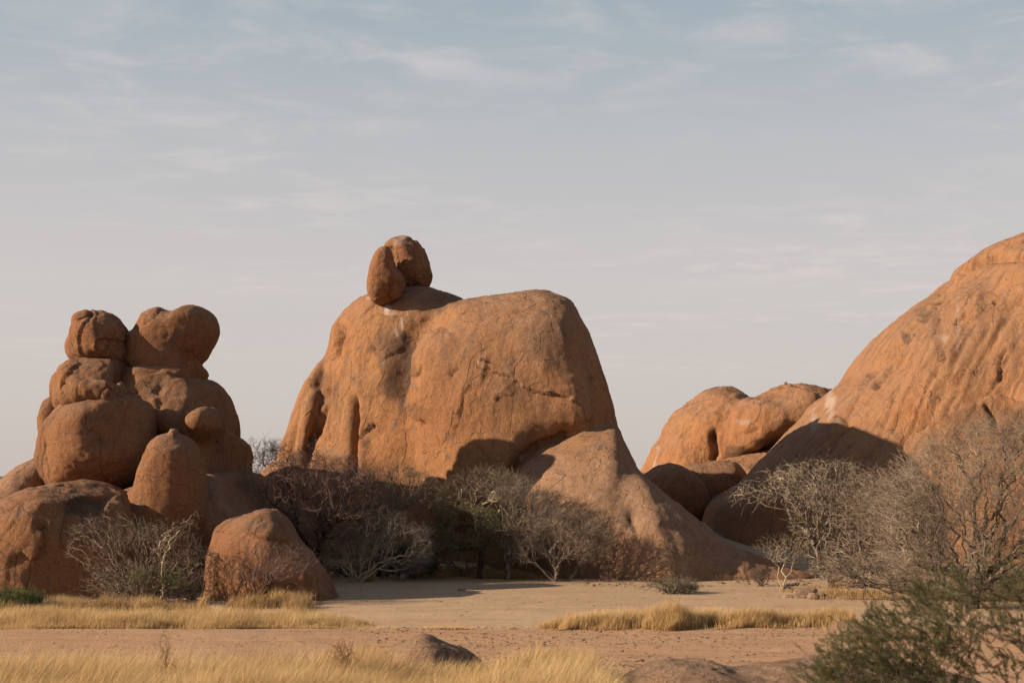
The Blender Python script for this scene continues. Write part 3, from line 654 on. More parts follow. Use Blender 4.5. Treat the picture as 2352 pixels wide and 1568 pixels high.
rock('rock_slope', 'towering streaked granite slope rising out of the right edge of the frame', 'rock formation',
     [lump([(1640, 1190), (1728, 1108), (1812, 1024), (1840, 993), (1882, 948), (1916, 904), (1931, 893), (1980, 851), (2004, 820), (2028, 781), (2059, 745), (2090, 718), (2130, 690), (2170, 665), (2205, 640), (2245, 600), (2300, 572), (2360, 562), (2460, 580), (2600, 640), (2800, 760), (3000, 1000), (3100, 1300), (2800, 1450), (2200, 1450), (1700, 1400)],
           72.0, 7.5, 14, 3.6, sx=-0.34, sz=0.42, c=(2300, 1080)),
      lump(z7([(600, 1567), (790, 1390), (900, 1260), (1000, 1100), (1130, 945), (1180, 870), (1250, 805), (1400, 695), (1560, 595), (1650, 505), (1710, 465), (1730, 520), (1600, 640), (1450, 800), (1300, 960), (1230, 1060), (1100, 1180), (900, 1380), (700, 1560)]), 81.0, 2.6, 4, 2.2, c=z7([(1180, 1010)])[0], k=0.12, sx=0.15),
      lump(z7([(1700, 490), (1725, 440), (1760, 385), (1830, 308), (1960, 220), (2100, 150), (2250, 110), (2400, 108), (2700, 130), (3000, 250), (2900, 380), (2400, 290), (2250, 300), (2050, 330), (1900, 410), (1780, 480)]), 79.0, 4.2, 5, 2.2, c=z7([(2250, 240)])[0], k=0.12)],
     MR_RIGHT, 0.12, seed=60, big=0.10, mid=0.03, flake=0.035, ridge=0.05, k=0.5, 
     strokes=[('ledge' if i % 2 else 'groove', [(x0, y0), (x0 - 60 - 3 * i, y0 + 130), (x0 - 135 - 4 * i, y0 + 290)], 40 if i % 2 else 6, (0.07 if i % 4 == 1 else -0.06) if i % 2 else 0.08) for i, (x0, y0) in enumerate([(2130, 740), (2165, 715), (2190, 760), (2215, 690), (2240, 740), (2262, 665), (2290, 720), (2310, 640), (2335, 690), (2350, 760), (2380, 640), (2400, 700)])] + [('groove', z7([(780, 1567), (930, 1345), (1100, 1175), (1235, 1045), (1420, 835), (1560, 685), (1720, 505)]), 8, 0.5), ('groove', z7([(1715, 490), (1800, 425), (1930, 370), (2050, 315), (2250, 300), (2500, 320)]), 7, 0.5),
              ('ledge', z7([(1250, 1500), (1450, 1150), (1560, 900), (1640, 640)]), 60, 0.08), ('ledge', z7([(1900, 1560), (2020, 1200), (2150, 800), (2250, 420)]), 70, -0.06), ('groove', z7([(1480, 1440), (1560, 1320), (1620, 1240)]), 5, 0.2), ('groove', z7([(1680, 950), (1740, 900), (1800, 830)]), 4, 0.2),
              ('groove', z7([(900, 1560), (1000, 1420), (1100, 1310), (1180, 1230)]), 8, 0.4), ('ledge', z7([(1500, 1420), (1560, 1330), (1700, 1150), (1800, 1000), (1850, 880), (1900, 600)]), 50, 0.2),
              ('ledge', z7([(2000, 1450), (2090, 1380), (2110, 1250), (2150, 1170), (2200, 1140)]), 60, -0.15), ('groove', z7([(2060, 740), (2085, 725)]), 4, 0.3),
              ('groove', z6([(1900, 760), (1950, 680), (2000, 590), (2080, 430)]), 7, 0.35), ('groove', z6([(2010, 470), (2080, 420), (2140, 380)]), 7, 0.25),
              ('ledge', [(2352, 925), (2300, 905), (2240, 920), (2150, 965), (2090, 1000), (2070, 1050)], 100, -0.9),
              ('groove', [(2262, 930), (2280, 955), (2285, 985)], 6, 0.4)],
     stain_shades=[(2200, 790, 30, 60, 0.2), (2150, 760, 12, 60, 0.35), (2260, 960, 150, 34, 0.45), (2330, 1010, 90, 60, 0.3), (2330, 800, 14, 90, 0.35), (2180, 840, 9, 90, 0.3), (2255, 720, 10, 80, 0.3), (2300, 600, 40, 12, 0.35), (2120, 715, 22, 12, 0.5), (2075, 770, 10, 12, 0.7)],  # the two broad low ones paint in the shade of the right undercut
     pales=[(1905, 925, 12, 34, 0.55), (1870, 965, 10, 30, 0.35), (2165, 770, 16, 10, 0.3), (2200, 740, 6, 60, 0.25)])

# rocks of the foreground
rock('rock_outcrop', 'low grey outcrop breaking through the foreground grass', 'rock',
     [lump([(905, 1510), (925, 1485), (950, 1470), (975, 1463), (1000, 1472), (1030, 1487), (1055, 1495), (1085, 1508), (1110, 1530), (1110, 1570), (1000, 1590), (890, 1570), (890, 1530)], 25.0, 0.8, 0.9, 2.1)],
     MR_RED, 0.022, seed=70, k=0.1, big=0.05, mid=0.05, fine=0.02, flake=0.045, floor=-0.3)
rock('rock_slab', 'rough reddish rock slab in the bottom foreground beside the green bush', 'rock',
     [lump([(1385, 1590), (1450, 1556), (1500, 1531), (1560, 1520), (1620, 1520), (1690, 1540), (1760, 1534), (1840, 1522), (1930, 1516), (2100, 1535), (2250, 1575), (2250, 1640), (1800, 1680), (1400, 1650)], 22.8, 2.0, 1.8, 2.2, c=(1750, 1600))],
     MR_RED, 0.03, seed=75, k=0.1, big=0.07, mid=0.05, fine=0.03, flake=0.025, floor=-0.3)
rock('rock_outcrop', 'small low outcrop at the right end of the far grass strip', 'rock',
     [lump([(1870, 1470), (1895, 1450), (1930, 1432), (1965, 1432), (2000, 1450), (2060, 1470), (2060, 1500), (1880, 1500)], 31, 0.9, 0.9, 2.1)],
     MR_RED, 0.03, seed=74, k=0.1, big=0.05, mid=0.03, fine=0.012, flake=0.02, floor=-0.3)

# loose stones
def stone(px, py, w, hgt, label, seed, group=None, rot=0.0, d=None, mat=None, dz=0):
    import bmesh
    bm = bmesh.new(); bmesh.ops.create_icosphere(bm, subdivisions=3, radius=1)
    V = np.array([v.co[:] for v in bm.verts])
    s = np.sign(V) * np.abs(V) ** 0.85
    V = s * (1 + 0.28 * fbm(V, 1.3, seed, 3)[:, None])
    Y = ground_y(py); P = at(px, py, Y)
    m = Y * K
    V = V * np.array([w * m / 2, (d or w * 0.8) * m / 2, hgt * m / 2])
    V[:, 2] += hgt * m * 0.35
    c, s_ = math.cos(rot), math.sin(rot); V[:, 0], V[:, 2] = V[:, 0] * c - V[:, 2] * s_, V[:, 0] * s_ + V[:, 2] * c
    for v, q in zip(bm.verts, V): v.co = q
    me = bpy.data.meshes.new('stone'); bm.to_mesh(me); bm.free()
    for p in me.polygons: p.use_smooth = True
    o = link('stone', me, mat or MR_GREY, (P[0], P[1], dz * m)); tag(o, label, 'stone', group)
    return o
SG = 'loose stones lying together on the sand'
stone(1814, 1374, 32, 11, 'pointed dark stone at the left end of the small stone heap', 1, SG)
stone(1840, 1374, 50, 14, 'long flat stone in the middle front of the small stone heap', 2, SG)
stone(1850, 1371, 52, 18, 'leaning slab on top of the small stone heap', 3, SG, rot=0.12, dz=5)
stone(1866, 1378, 28, 21, 'tilted dark stone against the right side of the stone heap', 4, SG, rot=-0.4)
stone(1885, 1376, 25, 18, 'rounded stone at the right end of the stone heap', 5, SG)
stone(1061, 1356, 20, 5, 'thin flat stone alone on the open sand', 6, 'pebbles')
stone(1250, 1480, 9, 4, 'small dark pebble on the orange track', 7, 'pebbles')

# ---------------------------------------------------------------- thorn trees and bushes
rg = np.random.default_rng(7)
def rand_in(env, D, Y, n):
    """points inside a solid with the given outline, depth D, centred at distance Y"""
    o = np.array(env, float); c = (o[:, 0].min() + o[:, 0].max()) / 2, (o[:, 1].min() + o[:, 1].max()) / 2
    g, rr = star(o, c); out = []
    while len(out) < n:
        ph = rg.uniform(-math.pi, math.pi); r = np.interp(ph, g, rr)
        if rg.random() > (r / rr.max()) ** 2: continue
        s = math.sqrt(rg.random()); x, y = c[0] + r * s * math.cos(ph), c[1] + r * s * math.sin(ph)
        yy = Y + D * math.sqrt(max(0, 1 - s * s)) * rg.uniform(-1, 1)
        out.append(at(x, y, yy))
    return np.array(out)
def grow(init, par, pts, bf):
    n0, n = len(init), len(pts)
    N = np.concatenate([init, pts]); P = np.full(n0 + n, -1); P[:n0] = par
    path = np.zeros(n0 + n)
    for i in range(1, n0): path[i] = path[P[i]] + np.linalg.norm(N[i] - N[P[i]])
    d = np.linalg.norm(pts[:, None] - init[None], axis=2) + bf * path[None, :n0]
    best = d.argmin(1); cost = d.min(1); order = list(range(n0)); done = np.zeros(n, bool)
    cost = cost.copy()
    for _ in range(n):
        i = int(np.argmin(cost)); P[n0 + i] = best[i]
        path[n0 + i] = path[best[i]] + np.linalg.norm(N[n0 + i] - N[best[i]])
        order.append(n0 + i); cost[i] = 1e9; done[i] = True
        c = np.linalg.norm(pts - pts[i], axis=1) + bf * path[n0 + i]
        w = (c < cost) & ~done; cost[w] = c[w]; best[w] = n0 + i
    return N, P, order
def tubes(A, B, ra, rb, ns):
    d = B - A; L = np.linalg.norm(d, axis=1, keepdims=True) + 1e-9; d = d / L
    ref = np.where(np.abs(d[:, 2:3]) > 0.9, np.array([[1., 0, 0]]), np.array([[0, 0, 1.]]))
    u = np.cross(d, ref); u /= np.linalg.norm(u, axis=1, keepdims=True) + 1e-9; v = np.cross(d, u)
    B = B + d * np.minimum(rb, 0.03)[:, None] * 0.5
    V = []
    for (C, r) in ((A, ra), (B, rb)):
        for k in range(ns):
            a = 2 * math.pi * k / ns
            V.append(C + (u * math.cos(a) + v * math.sin(a)) * r[:, None])
    m = len(A); V = np.stack(V, 1).reshape(-1, 3)
    b = np.arange(m) * 2 * ns; F = []
    for k in range(ns):
        k2 = (k + 1) % ns
        F.append(np.stack([b + k, b + k2, b + ns + k2, b + ns + k], 1))
    return V, np.concatenate(F)
def leafmesh(C, D, L, Wd):
    """thin rhombic leaves: centre base C, direction D, length L, width Wd"""
    n = len(C); q = rg.normal(size=(n, 3)); u = np.cross(D, q); u /= np.linalg.norm(u, axis=1, keepdims=True) + 1e-9
    L = L[:, None]; Wd = Wd[:, None]
    V = np.stack([C, C + D * L * .5 + u * Wd * .5, C + D * L, C + D * L * .5 - u * Wd * .5], 1).reshape(-1, 3)
    b = np.arange(n) * 4
    return V, np.stack([b, b + 1, b + 2, b + 3], 1)
BARK_RED = plain_mat('dark_red_bark', (0.075, 0.042, 0.032), (0.045, 0.028, 0.023), 5)
TWIG_RED = plain_mat('reddish_twigs', (0.19, 0.12, 0.098), (0.10, 0.065, 0.056), 1.5)
BARK_GREY = plain_mat('grey_bark', (0.19, 0.155, 0.125), (0.10, 0.08, 0.065), 5)
TWIG_GREY = plain_mat('grey_twigs', (0.26, 0.20, 0.15), (0.10, 0.073, 0.055), 1.2)
TWIG_DARK = plain_mat('dark_twigs', (0.11, 0.09, 0.075), (0.075, 0.06, 0.05), 3)
BARK_PALE = plain_mat('pale_yellow_bark', (0.42, 0.34, 0.22), (0.33, 0.27, 0.18), 5)
TWIG_PALE = plain_mat('pale_twigs', (0.33, 0.26, 0.195), (0.13, 0.10, 0.076), 1.2)
LEAF_OLIVE = plain_mat('olive_leaves', (0.165, 0.145, 0.07), (0.12, 0.11, 0.055), 2, trans=0.3)
LEAF_GREEN = plain_mat('dusty_green_leaves', (0.115, 0.135, 0.045), (0.075, 0.10, 0.032), 3, trans=0.3)
LEAF_NEAR = plain_mat('fresh_dark_leaves', (0.135, 0.13, 0.06), (0.08, 0.082, 0.04), 3, trans=0.35)
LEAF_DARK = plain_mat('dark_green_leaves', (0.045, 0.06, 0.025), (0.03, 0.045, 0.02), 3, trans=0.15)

def tree(name, label, cat, base, envs, n, bark, twig, limbs=(), bf=0.35, tip=0.005, rmax=0.2, tw=2, tl=0.35, droop=0.0,
         leaves=0, leafmat=None, leaf=(0.05, 0.025), leafzone=None, jit=0.10, wander=0.17, group=None, dirb=(0, 0, 0.25), parts=True, gz=None, needles=0, expo=0.5):
    """base pixel + distance; envs: (outline, depth, share, dY)"""
    bx, by, Y = base
    p0 = at(bx, by, Y)
    p0[2] = float(ground_h(np.array([p0[0]]), np.array([Y]))[0]) - 0.03 if gz is None else gz
    init = [p0]; par = [-1]
    for L in limbs:                                          # prescribed limbs: pixel polylines starting near an existing node
        q = catmull(L, closed=False, n=5); q = [at(x, y, Y + rg.uniform(-.1, .1)) for x, y in q]
        if not len(init) > 1: prev = 0
        else: prev = int(np.argmin([np.linalg.norm(np.array(q[0]) - z) for z in init]))
        for z in q:
            if np.linalg.norm(z - init[prev]) < 0.05: continue
            init.append(z + rg.normal(size=3) * 0.02); par.append(prev); prev = len(init) - 1
    if len(init) == 1:
        for k in range(3): init.append(p0 + np.array([rg.normal() * .03, rg.normal() * .03, 0.12 * (k + 1)])); par.append(k)
    tot = sum(e[2] for e in envs)
    pts = np.concatenate([rand_in(e[0], e[1], Y + e[3], max(4, int(n * e[2] / tot))) for e in envs])
    gh = ground_h(pts[:, 0], pts[:, 1]); pts = pts[pts[:, 2] > gh + 0.03]
    if len(pts) > 300: pts = pts[vnoise(pts, 1.15, int(bx) % 50) + 0.25 * rg.normal(size=len(pts)) > -0.12]
    N, P, order = grow(np.array(init), par, pts, bf)
    # branch thickness from the number of tips carried
    kids = np.zeros(len(N)); cnt = np.zeros(len(N))
    for i in order:
        if P[i] >= 0: kids[P[i]] += 1
    for i in reversed(order):
        if cnt[i] == 0: cnt[i] = 1
        if P[i] >= 0: cnt[P[i]] += cnt[i]
    r = np.minimum(tip * cnt ** expo, rmax)
    N2 = N.copy(); N2[len(init):] += rg.normal(size=(len(N) - len(init), 3)) * 0.04
    idx = np.array([i for i in range(len(N)) if P[i] >= 0]); A = N2[P[idx]]; B = N2[idx]
    ln = np.linalg.norm(B - A, axis=1, keepdims=True)
    M1 = A + (B - A) * 0.35 + rg.normal(size=A.shape) * ln * jit; M2 = A + (B - A) * 0.68 + rg.normal(size=A.shape) * ln * jit
    M1[:, 2] += 0.04 * ln[:, 0]; M2[:, 2] += 0.06 * ln[:, 0]
    rb = r[idx]; ra = np.minimum(r[P[idx]], rb * 1.5)
    SA = np.concatenate([A, M1, M2]); SB = np.concatenate([M1, M2, B])
    RA = np.concatenate([ra, ra * .75 + rb * .25, ra * .4 + rb * .6]); RB = np.concatenate([ra * .75 + rb * .25, ra * .4 + rb * .6, rb])
    # twigs
    tips = []; 
    src = idx[cnt[idx] < 14]
    TA = []; TB = []; TR = []; TR2 = []
    if tw and len(src):
        S = np.repeat(src, tw); o = N2[S]; dr = N2[S] - N2[P[S]]; dr /= np.linalg.norm(dr, axis=1, keepdims=True) + 1e-9
        dr = dr * 0.8 + rg.normal(size=dr.shape) * 0.55 + np.array(dirb); dr /= np.linalg.norm(dr, axis=1, keepdims=True)
        L = tl * rg.uniform(0.35, 1.0, len(S)); a = o; rr = np.full(len(S), tip * 0.9)
        for k in range(3):
            dr = dr + rg.normal(size=dr.shape) * wander + np.array([0, 0, -droop]); dr /= np.linalg.norm(dr, axis=1, keepdims=True)
            b = a + dr * (L / 3)[:, None]
            TA.append(a); TB.append(b); TR.append(rr * (1 - .25 * k)); TR2.append(rr * (0.75 - .25 * k))
            if k < 2:                                        # side spurs
                sd = dr + rg.normal(size=dr.shape) * 0.7; sd /= np.linalg.norm(sd, axis=1, keepdims=True)
                sb = b + sd * (L * 0.28)[:, None]; TA.append(b); TB.append(sb); TR.append(rr * .6); TR2.append(rr * .3); tips.append((b, sd, L * .28))
            a = b
        tips.append((a, dr, L / 3))
        for q in range(3): tips.append((TA[0], dr, L / 3))
    if TA:
        SA = np.concatenate([SA] + TA); SB = np.concatenate([SB] + TB); RA = np.concatenate([RA] + TR); RB = np.concatenate([RB] + TR2)
    thick = RB > max(0.016, tip * 2.6)
    root = bpy.data.objects.new(name, None); COL.objects.link(root); root.location = p0; root.empty_display_size = 0.3
    tag(root, label, cat, group)
    if thick.any():
        V, F = tubes(SA[thick], SB[thick], RA[thick], RB[thick], 7); link('trunk', mesh_from('trunk', V - p0, F), bark, (0, 0, 0), root)
    th = ~thick
    V, F = tubes(SA[th], SB[th], RA[th], RB[th], 3); link('crown', mesh_from('crown', V - p0, F, False), twig, (0, 0, 0), root)
    if leaves:
        if needles: tips = [(TA[k], (TB[k] - TA[k]) / (np.linalg.norm(TB[k] - TA[k], axis=1, keepdims=True) + 1e-9), np.linalg.norm(TB[k] - TA[k], axis=1)) for k in (0, 2, 4, 4)]
        C = np.concatenate([t[0] for t in tips]); D = np.concatenate([t[1] for t in tips]); LL = np.concatenate([t[2] for t in tips])
        w = None
        if leafzone:
            px, py = topix(C); w = np.ones(len(C)) * 0.0
            for (x, y, rx, ry) in leafzone: w = np.maximum(w, (np.hypot((px - x) / rx, (py - y) / ry) < 1).astype(float))
            if w.sum() == 0: w[:] = 1
            w /= w.sum()
        k = rg.choice(len(C), leaves, p=w); c = C[k] + D[k] * (LL[k] * rg.uniform(0, 1, leaves))[:, None] + rg.normal(size=(leaves, 3)) * (0.006 if needles else 0.03)
        dd = D[k] * (0.75 if needles else 0.3) + rg.normal(size=(leaves, 3)) * (0.45 if needles else 0.6); dd /= np.linalg.norm(dd, axis=1, keepdims=True)
        V, F = leafmesh(c, dd, leaf[0] * rg.uniform(.6, 1.2, leaves), leaf[1] * rg.uniform(.7, 1.2, leaves))
        link('foliage', mesh_from('foliage', V - p0, F, False), leafmat, (0, 0, 0), root)
    return root

tree('thorn_tree', 'bare dark tree against the sky in the gap between pile and dome', 'tree', (562, 1140, 78),
     [([(525, 1090), (522, 1035), (555, 1010), (610, 1004), (665, 1022), (660, 1060), (620, 1090), (580, 1115), (545, 1110)], 2.5, 1, 0)], 1330, BARK_RED, TWIG_DARK, bf=0.3, tip=0.0055, tl=0.5, group='bare thorn trees', gz=0.8)
tree('thorn_tree', 'large dark reddish tree with a leaning trunk in the shade left of the dome', 'tree', (735, 1322, 51.8),
     [([(548, 1120), (585, 1055), (650, 1022), (735, 1028), (810, 1058), (870, 1100), (850, 1170), (790, 1205), (720, 1195), (660, 1215), (600, 1180)], 2.6, 1.6, 0),
      ([(640, 1160), (700, 1140), (800, 1140), (880, 1150), (900, 1200), (800, 1240), (680, 1230)], 2.2, 0.7, 0.8)], 1782, BARK_RED, TWIG_RED,
     limbs=[[(735, 1322), (733, 1285), (706, 1250), (688, 1222), (672, 1190), (640, 1150)], [(728, 1278), (742, 1235), (775, 1200), (805, 1190), (835, 1150)], [(688, 1222), (668, 1195), (655, 1200)]],
     bf=0.3, tip=0.0066, rmax=0.17, tw=3, tl=0.62, group='bare thorn trees')
tree('thorn_tree', 'grey flat-topped bare tree behind the pale spreading bush', 'tree', (870, 1300, 56.0),
     [([(750, 1150), (785, 1100), (860, 1072), (935, 1070), (995, 1100), (990, 1145), (930, 1170), (900, 1215), (820, 1220), (775, 1195)], 2.4, 1, 0)], 990, BARK_GREY, TWIG_GREY, bf=0.65, tip=0.006, tl=0.58, group='bare thorn trees')
tree('thorn_bush', 'pale bare bush with yellow-white stems spreading from one base', 'bush', (825, 1326, 52.3),
     [([(728, 1300), (738, 1235), (785, 1200), (860, 1180), (935, 1192), (985, 1225), (985, 1290), (930, 1322), (870, 1285), (825, 1275), (780, 1295)], 2.0, 1, 0)], 1710, BARK_PALE, TWIG_PALE,
     limbs=[[(825, 1326), (835, 1300), (850, 1275), (880, 1250)], [(827, 1315), (820, 1285), (808, 1258)], [(830, 1310), (845, 1285), (845, 1255)], [(826, 1318), (805, 1290), (780, 1270)]],
     bf=0.75, tip=0.0045, rmax=0.032, tw=2, tl=0.58, droop=0.08, group='bare thorn bushes')
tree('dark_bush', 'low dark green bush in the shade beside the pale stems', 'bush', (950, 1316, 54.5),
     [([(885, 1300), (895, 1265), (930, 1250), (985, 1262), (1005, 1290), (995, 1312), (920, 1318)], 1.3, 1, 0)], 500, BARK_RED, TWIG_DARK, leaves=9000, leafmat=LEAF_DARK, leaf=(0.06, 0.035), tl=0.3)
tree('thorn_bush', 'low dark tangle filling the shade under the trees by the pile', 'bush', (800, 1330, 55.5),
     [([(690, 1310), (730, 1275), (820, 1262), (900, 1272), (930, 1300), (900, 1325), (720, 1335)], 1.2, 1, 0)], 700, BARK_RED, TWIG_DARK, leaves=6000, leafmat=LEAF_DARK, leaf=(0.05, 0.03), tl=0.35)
tree('thorn_tree', 'flat-crowned tree with one thin pale trunk and some green, before the dome', 'tree', (1098, 1296, 55.5),
     [([(978, 1188), (1000, 1140), (1050, 1095), (1110, 1078), (1170, 1085), (1215, 1115), (1255, 1170), (1210, 1190), (1160, 1165), (1100, 1150), (1040, 1160)], 2.2, 1, 0)], 990, BARK_PALE, TWIG_GREY,
     limbs=[[(1098, 1296), (1096, 1240), (1093, 1190), (1090, 1160), (1080, 1135)], [(1091, 1170), (1110, 1145), (1130, 1130)], [(1090, 1160), (1050, 1150), (1010, 1165)]],
     bf=0.5, tip=0.005, rmax=0.07, tl=0.58, leaves=5000, leafmat=LEAF_OLIVE, leafzone=[(1030, 1150, 60, 35), (1150, 1095, 30, 14)], leaf=(0.05, 0.02), group='bare thorn trees')
tree('green_shrub', 'rounded olive-green shrub with a crooked dark trunk under the pale tree', 'bush', (1103, 1300, 54.6),
     [([(978, 1240), (998, 1195), (1055, 1165), (1115, 1170), (1165, 1195), (1170, 1240), (1120, 1258), (1040, 1268), (985, 1265)], 2.0, 1, 0)], 1540, BARK_RED, TWIG_GREY,
     limbs=[[(1103, 1300), (1105, 1278), (1095, 1262), (1075, 1250), (1040, 1255)], [(1100, 1270), (1115, 1245), (1120, 1220)]],
     bf=0.3, tip=0.005, rmax=0.1, tl=0.3, leaves=24000, leafmat=LEAF_OLIVE, leaf=(0.06, 0.028))
tree('thorn_tree', 'grey gnarled tree right of the green shrub, its crown touching the pale one', 'tree', (1168, 1300, 54.0),
     [([(1125, 1180), (1150, 1125), (1200, 1105), (1250, 1130), (1290, 1175), (1300, 1225), (1260, 1265), (1190, 1270), (1140, 1250)], 2.3, 1, 0)], 1710, BARK_GREY, TWIG_GREY,
     limbs=[[(1168, 1300), (1175, 1260), (1195, 1215), (1190, 1175), (1205, 1140)], [(1190, 1225), (1225, 1190), (1250, 1160)]], bf=0.65, tip=0.005, rmax=0.1, tl=0.58, group='bare thorn trees')
tree('thorn_bush', 'wide grey bush leaning right onto the foot of the dome', 'bush', (1278, 1308, 52.6),
     [([(1190, 1270), (1220, 1215), (1280, 1180), (1340, 1185), (1400, 1210), (1415, 1255), (1370, 1290), (1290, 1300), (1220, 1300)], 1.4, 1, 0)], 1710, BARK_GREY, TWIG_GREY,
     limbs=[[(1278, 1308), (1262, 1285), (1245, 1265)], [(1275, 1303), (1300, 1275), (1330, 1250)]], bf=0.65, tip=0.005, rmax=0.07, tl=0.58, group='bare thorn bushes')
tree('thorn_bush', 'low grey brush along the foot of the trees in front of the dome', 'bush', (1070, 1300, 55.4),
     [([(960, 1290), (1000, 1262), (1060, 1258), (1130, 1268), (1200, 1270), (1210, 1300), (1100, 1305), (980, 1308)], 1.2, 1, 0)], 715, BARK_GREY, TWIG_GREY, bf=0.3, tip=0.005, tl=0.35, group='bare thorn bushes')

# beside the rock pile
tree('thorn_bush', 'big tangled grey bush with yellow-green mistletoe in front of the rock pile', 'bush', (345, 1382, 42.0),
     [([(152, 1268), (170, 1215), (235, 1182), (300, 1188), (350, 1200), (420, 1215), (470, 1250), (485, 1310), (440, 1360), (340, 1378), (240, 1370), (205, 1320), (180, 1290)], 1.7, 1.0, 0),
      ([(200, 1330), (300, 1290), (400, 1290), (470, 1310), (460, 1375), (330, 1385), (190, 1380)], 1.2, 0.6, 0.2)], 2340, BARK_GREY, TWIG_GREY,
     limbs=[[(345, 1382), (338, 1350), (320, 1315), (290, 1280), (260, 1250)], [(343, 1370), (365, 1330), (390, 1290)], [(340, 1360), (310, 1335), (270, 1320)]],
     bf=0.65, tip=0.0042, rmax=0.06, tw=2, tl=0.34, leaves=3800, leafmat=LEAF_GREEN, leafzone=[(320, 1320, 28, 18), (395, 1325, 26, 26), (370, 1308, 18, 10), (300, 1210, 40, 10)], leaf=(0.045, 0.02), dirb=(-0.3, 0, 0.1), group='bare thorn bushes')
tree('thorn_bush', 'dark leafless brush between the grey bush and the wedge boulder', 'bush', (440, 1375, 43.4),
     [([(400, 1300), (430, 1262), (480, 1260), (515, 1290), (505, 1350), (450, 1375), (405, 1365)], 1.0, 1, 0)], 550, BARK_RED, TWIG_DARK, bf=0.3, tip=0.0042, tl=0.3, group='bare thorn bushes')
tree('dead_branch', 'bleached white dead sapling sticking up out of the grey bush', 'branch', (371, 1380, 41.2),
     [([(352, 1255), (375, 1225), (420, 1195), (455, 1182), (458, 1195), (425, 1212), (405, 1240), (380, 1275), (360, 1270)], 0.5, 1, 0)], 90, BARK_PALE, TWIG_PALE,
     limbs=[[(371, 1380), (372, 1330), (374, 1290), (385, 1255), (400, 1232), (425, 1208), (448, 1192)], [(374, 1292), (362, 1270), (350, 1248)]], bf=0.5, tip=0.006, rmax=0.018, tw=1, tl=0.2)
tree('thorn_bush', 'small purplish leafless bush in front of the wedge boulder', 'bush', (592, 1384, 41.4),
     [([(500, 1300), (520, 1272), (570, 1255), (630, 1250), (690, 1260), (725, 1285), (700, 1312), (650, 1335), (610, 1345), (560, 1342), (515, 1325)], 1.3, 1, 0)], 550, BARK_RED, TWIG_RED,
     limbs=[[(592, 1384), (592, 1360), (575, 1335), (550, 1315)], [(592, 1368), (605, 1340), (630, 1310)], [(592, 1362), (590, 1330), (600, 1295)]],
     bf=0.8, tip=0.0042, rmax=0.035, tw=2, tl=0.28, jit=0.08, group='bare thorn bushes')
tree('green_shrub', 'low dark green shrub at the left edge of the frame below the cracked boulder', 'bush', (30, 1402, 39.0),
     [([(-60, 1385), (-30, 1365), (30, 1360), (80, 1366), (92, 1382), (60, 1398), (-20, 1402)], 0.8, 1, 0)], 420, BARK_RED, TWIG_DARK, leaves=9000, leafmat=LEAF_GREEN, leaf=(0.05, 0.022), tl=0.25)

# right-hand thicket
tree('thorn_tree', 'grey tree with hanging twigs, left end of the thicket on the right', 'tree', (1905, 1318, 50),
     [([(1672, 1150), (1700, 1115), (1760, 1085), (1830, 1062), (1920, 1055), (2000, 1085), (2030, 1160), (1960, 1200), (1850, 1160), (1780, 1150), (1720, 1158)], 2.2, 1.2, 0),
      ([(1815, 1160), (1900, 1120), (2000, 1140), (2030, 1230), (2010, 1305), (1900, 1320), (1850, 1290), (1830, 1230)], 2.0, 1.0, 0)], 2475, BARK_GREY, TWIG_PALE,
     limbs=[[(1905, 1318), (1925, 1270), (1930, 1200), (1880, 1130), (1800, 1110)]], bf=0.55, tip=0.0062, rmax=0.1, tw=1, tl=0.58, droop=0.16, dirb=(-0.1, 0, -0.1), group='trees of the right-hand thicket')
tree('thorn_tree', 'dense tangled grey tree in the middle of the right-hand thicket', 'tree', (2060, 1335, 46.5),
     [([(1900, 1200), (1935, 1140), (2000, 1070), (2070, 1095), (2150, 1110), (2190, 1220), (2170, 1310), (2060, 1345), (1930, 1325), (1890, 1260)], 2.2, 1, 0)], 2177, BARK_GREY, TWIG_GREY,
     limbs=[[(2060, 1335), (2050, 1280), (2010, 1220), (1960, 1190)], [(2052, 1290), (2090, 1230), (2100, 1160)]], bf=0.55, tip=0.0062, rmax=0.1, tw=1, tl=0.58, droop=0.1, dirb=(-0.1, 0, 0.05), group='trees of the right-hand thicket')
tree('thorn_tree', 'tallest grey thorn tree, its crown cut by the right edge of the frame', 'tree', (2240, 1362, 39.5),
     [([(1960, 1170), (2040, 1100), (2110, 1035), (2190, 990), (2290, 972), (2400, 975), (2470, 1060), (2470, 1200), (2440, 1330), (2300, 1370), (2120, 1340), (2010, 1260)], 2.6, 1, 0)], 6310, plain_mat('dark_grey_bark', (0.11, 0.09, 0.075), (0.07, 0.055, 0.045), 5), TWIG_PALE,
     wander=0.13,
     limbs=[[(2240, 1362), (2215, 1320), (2165, 1275), (2110, 1228), (2040, 1215), (1980, 1210)], [(2225, 1335), (2210, 1250), (2190, 1170), (2170, 1100), (2130, 1050)], [(2235, 1350), (2270, 1270), (2300, 1200), (2350, 1120), (2380, 1060)], [(2215, 1300), (2270, 1200), (2290, 1090)]],
     bf=0.5, tip=0.0045, rmax=0.1, tw=3, tl=0.58, dirb=(-0.15, 0, 0.15), group='trees of the right-hand thicket')
tree('thorn_bush', 'brown brushy undergrowth at the foot of the right-hand thicket', 'bush', (2150, 1352, 43),
     [([(1850, 1310), (1950, 1270), (2100, 1260), (2300, 1280), (2420, 1320), (2400, 1375), (2200, 1370), (1950, 1345)], 1.6, 1, 0)], 1815, BARK_GREY, TWIG_GREY, bf=0.85, tip=0.0045, tl=0.35, group='bare thorn bushes')
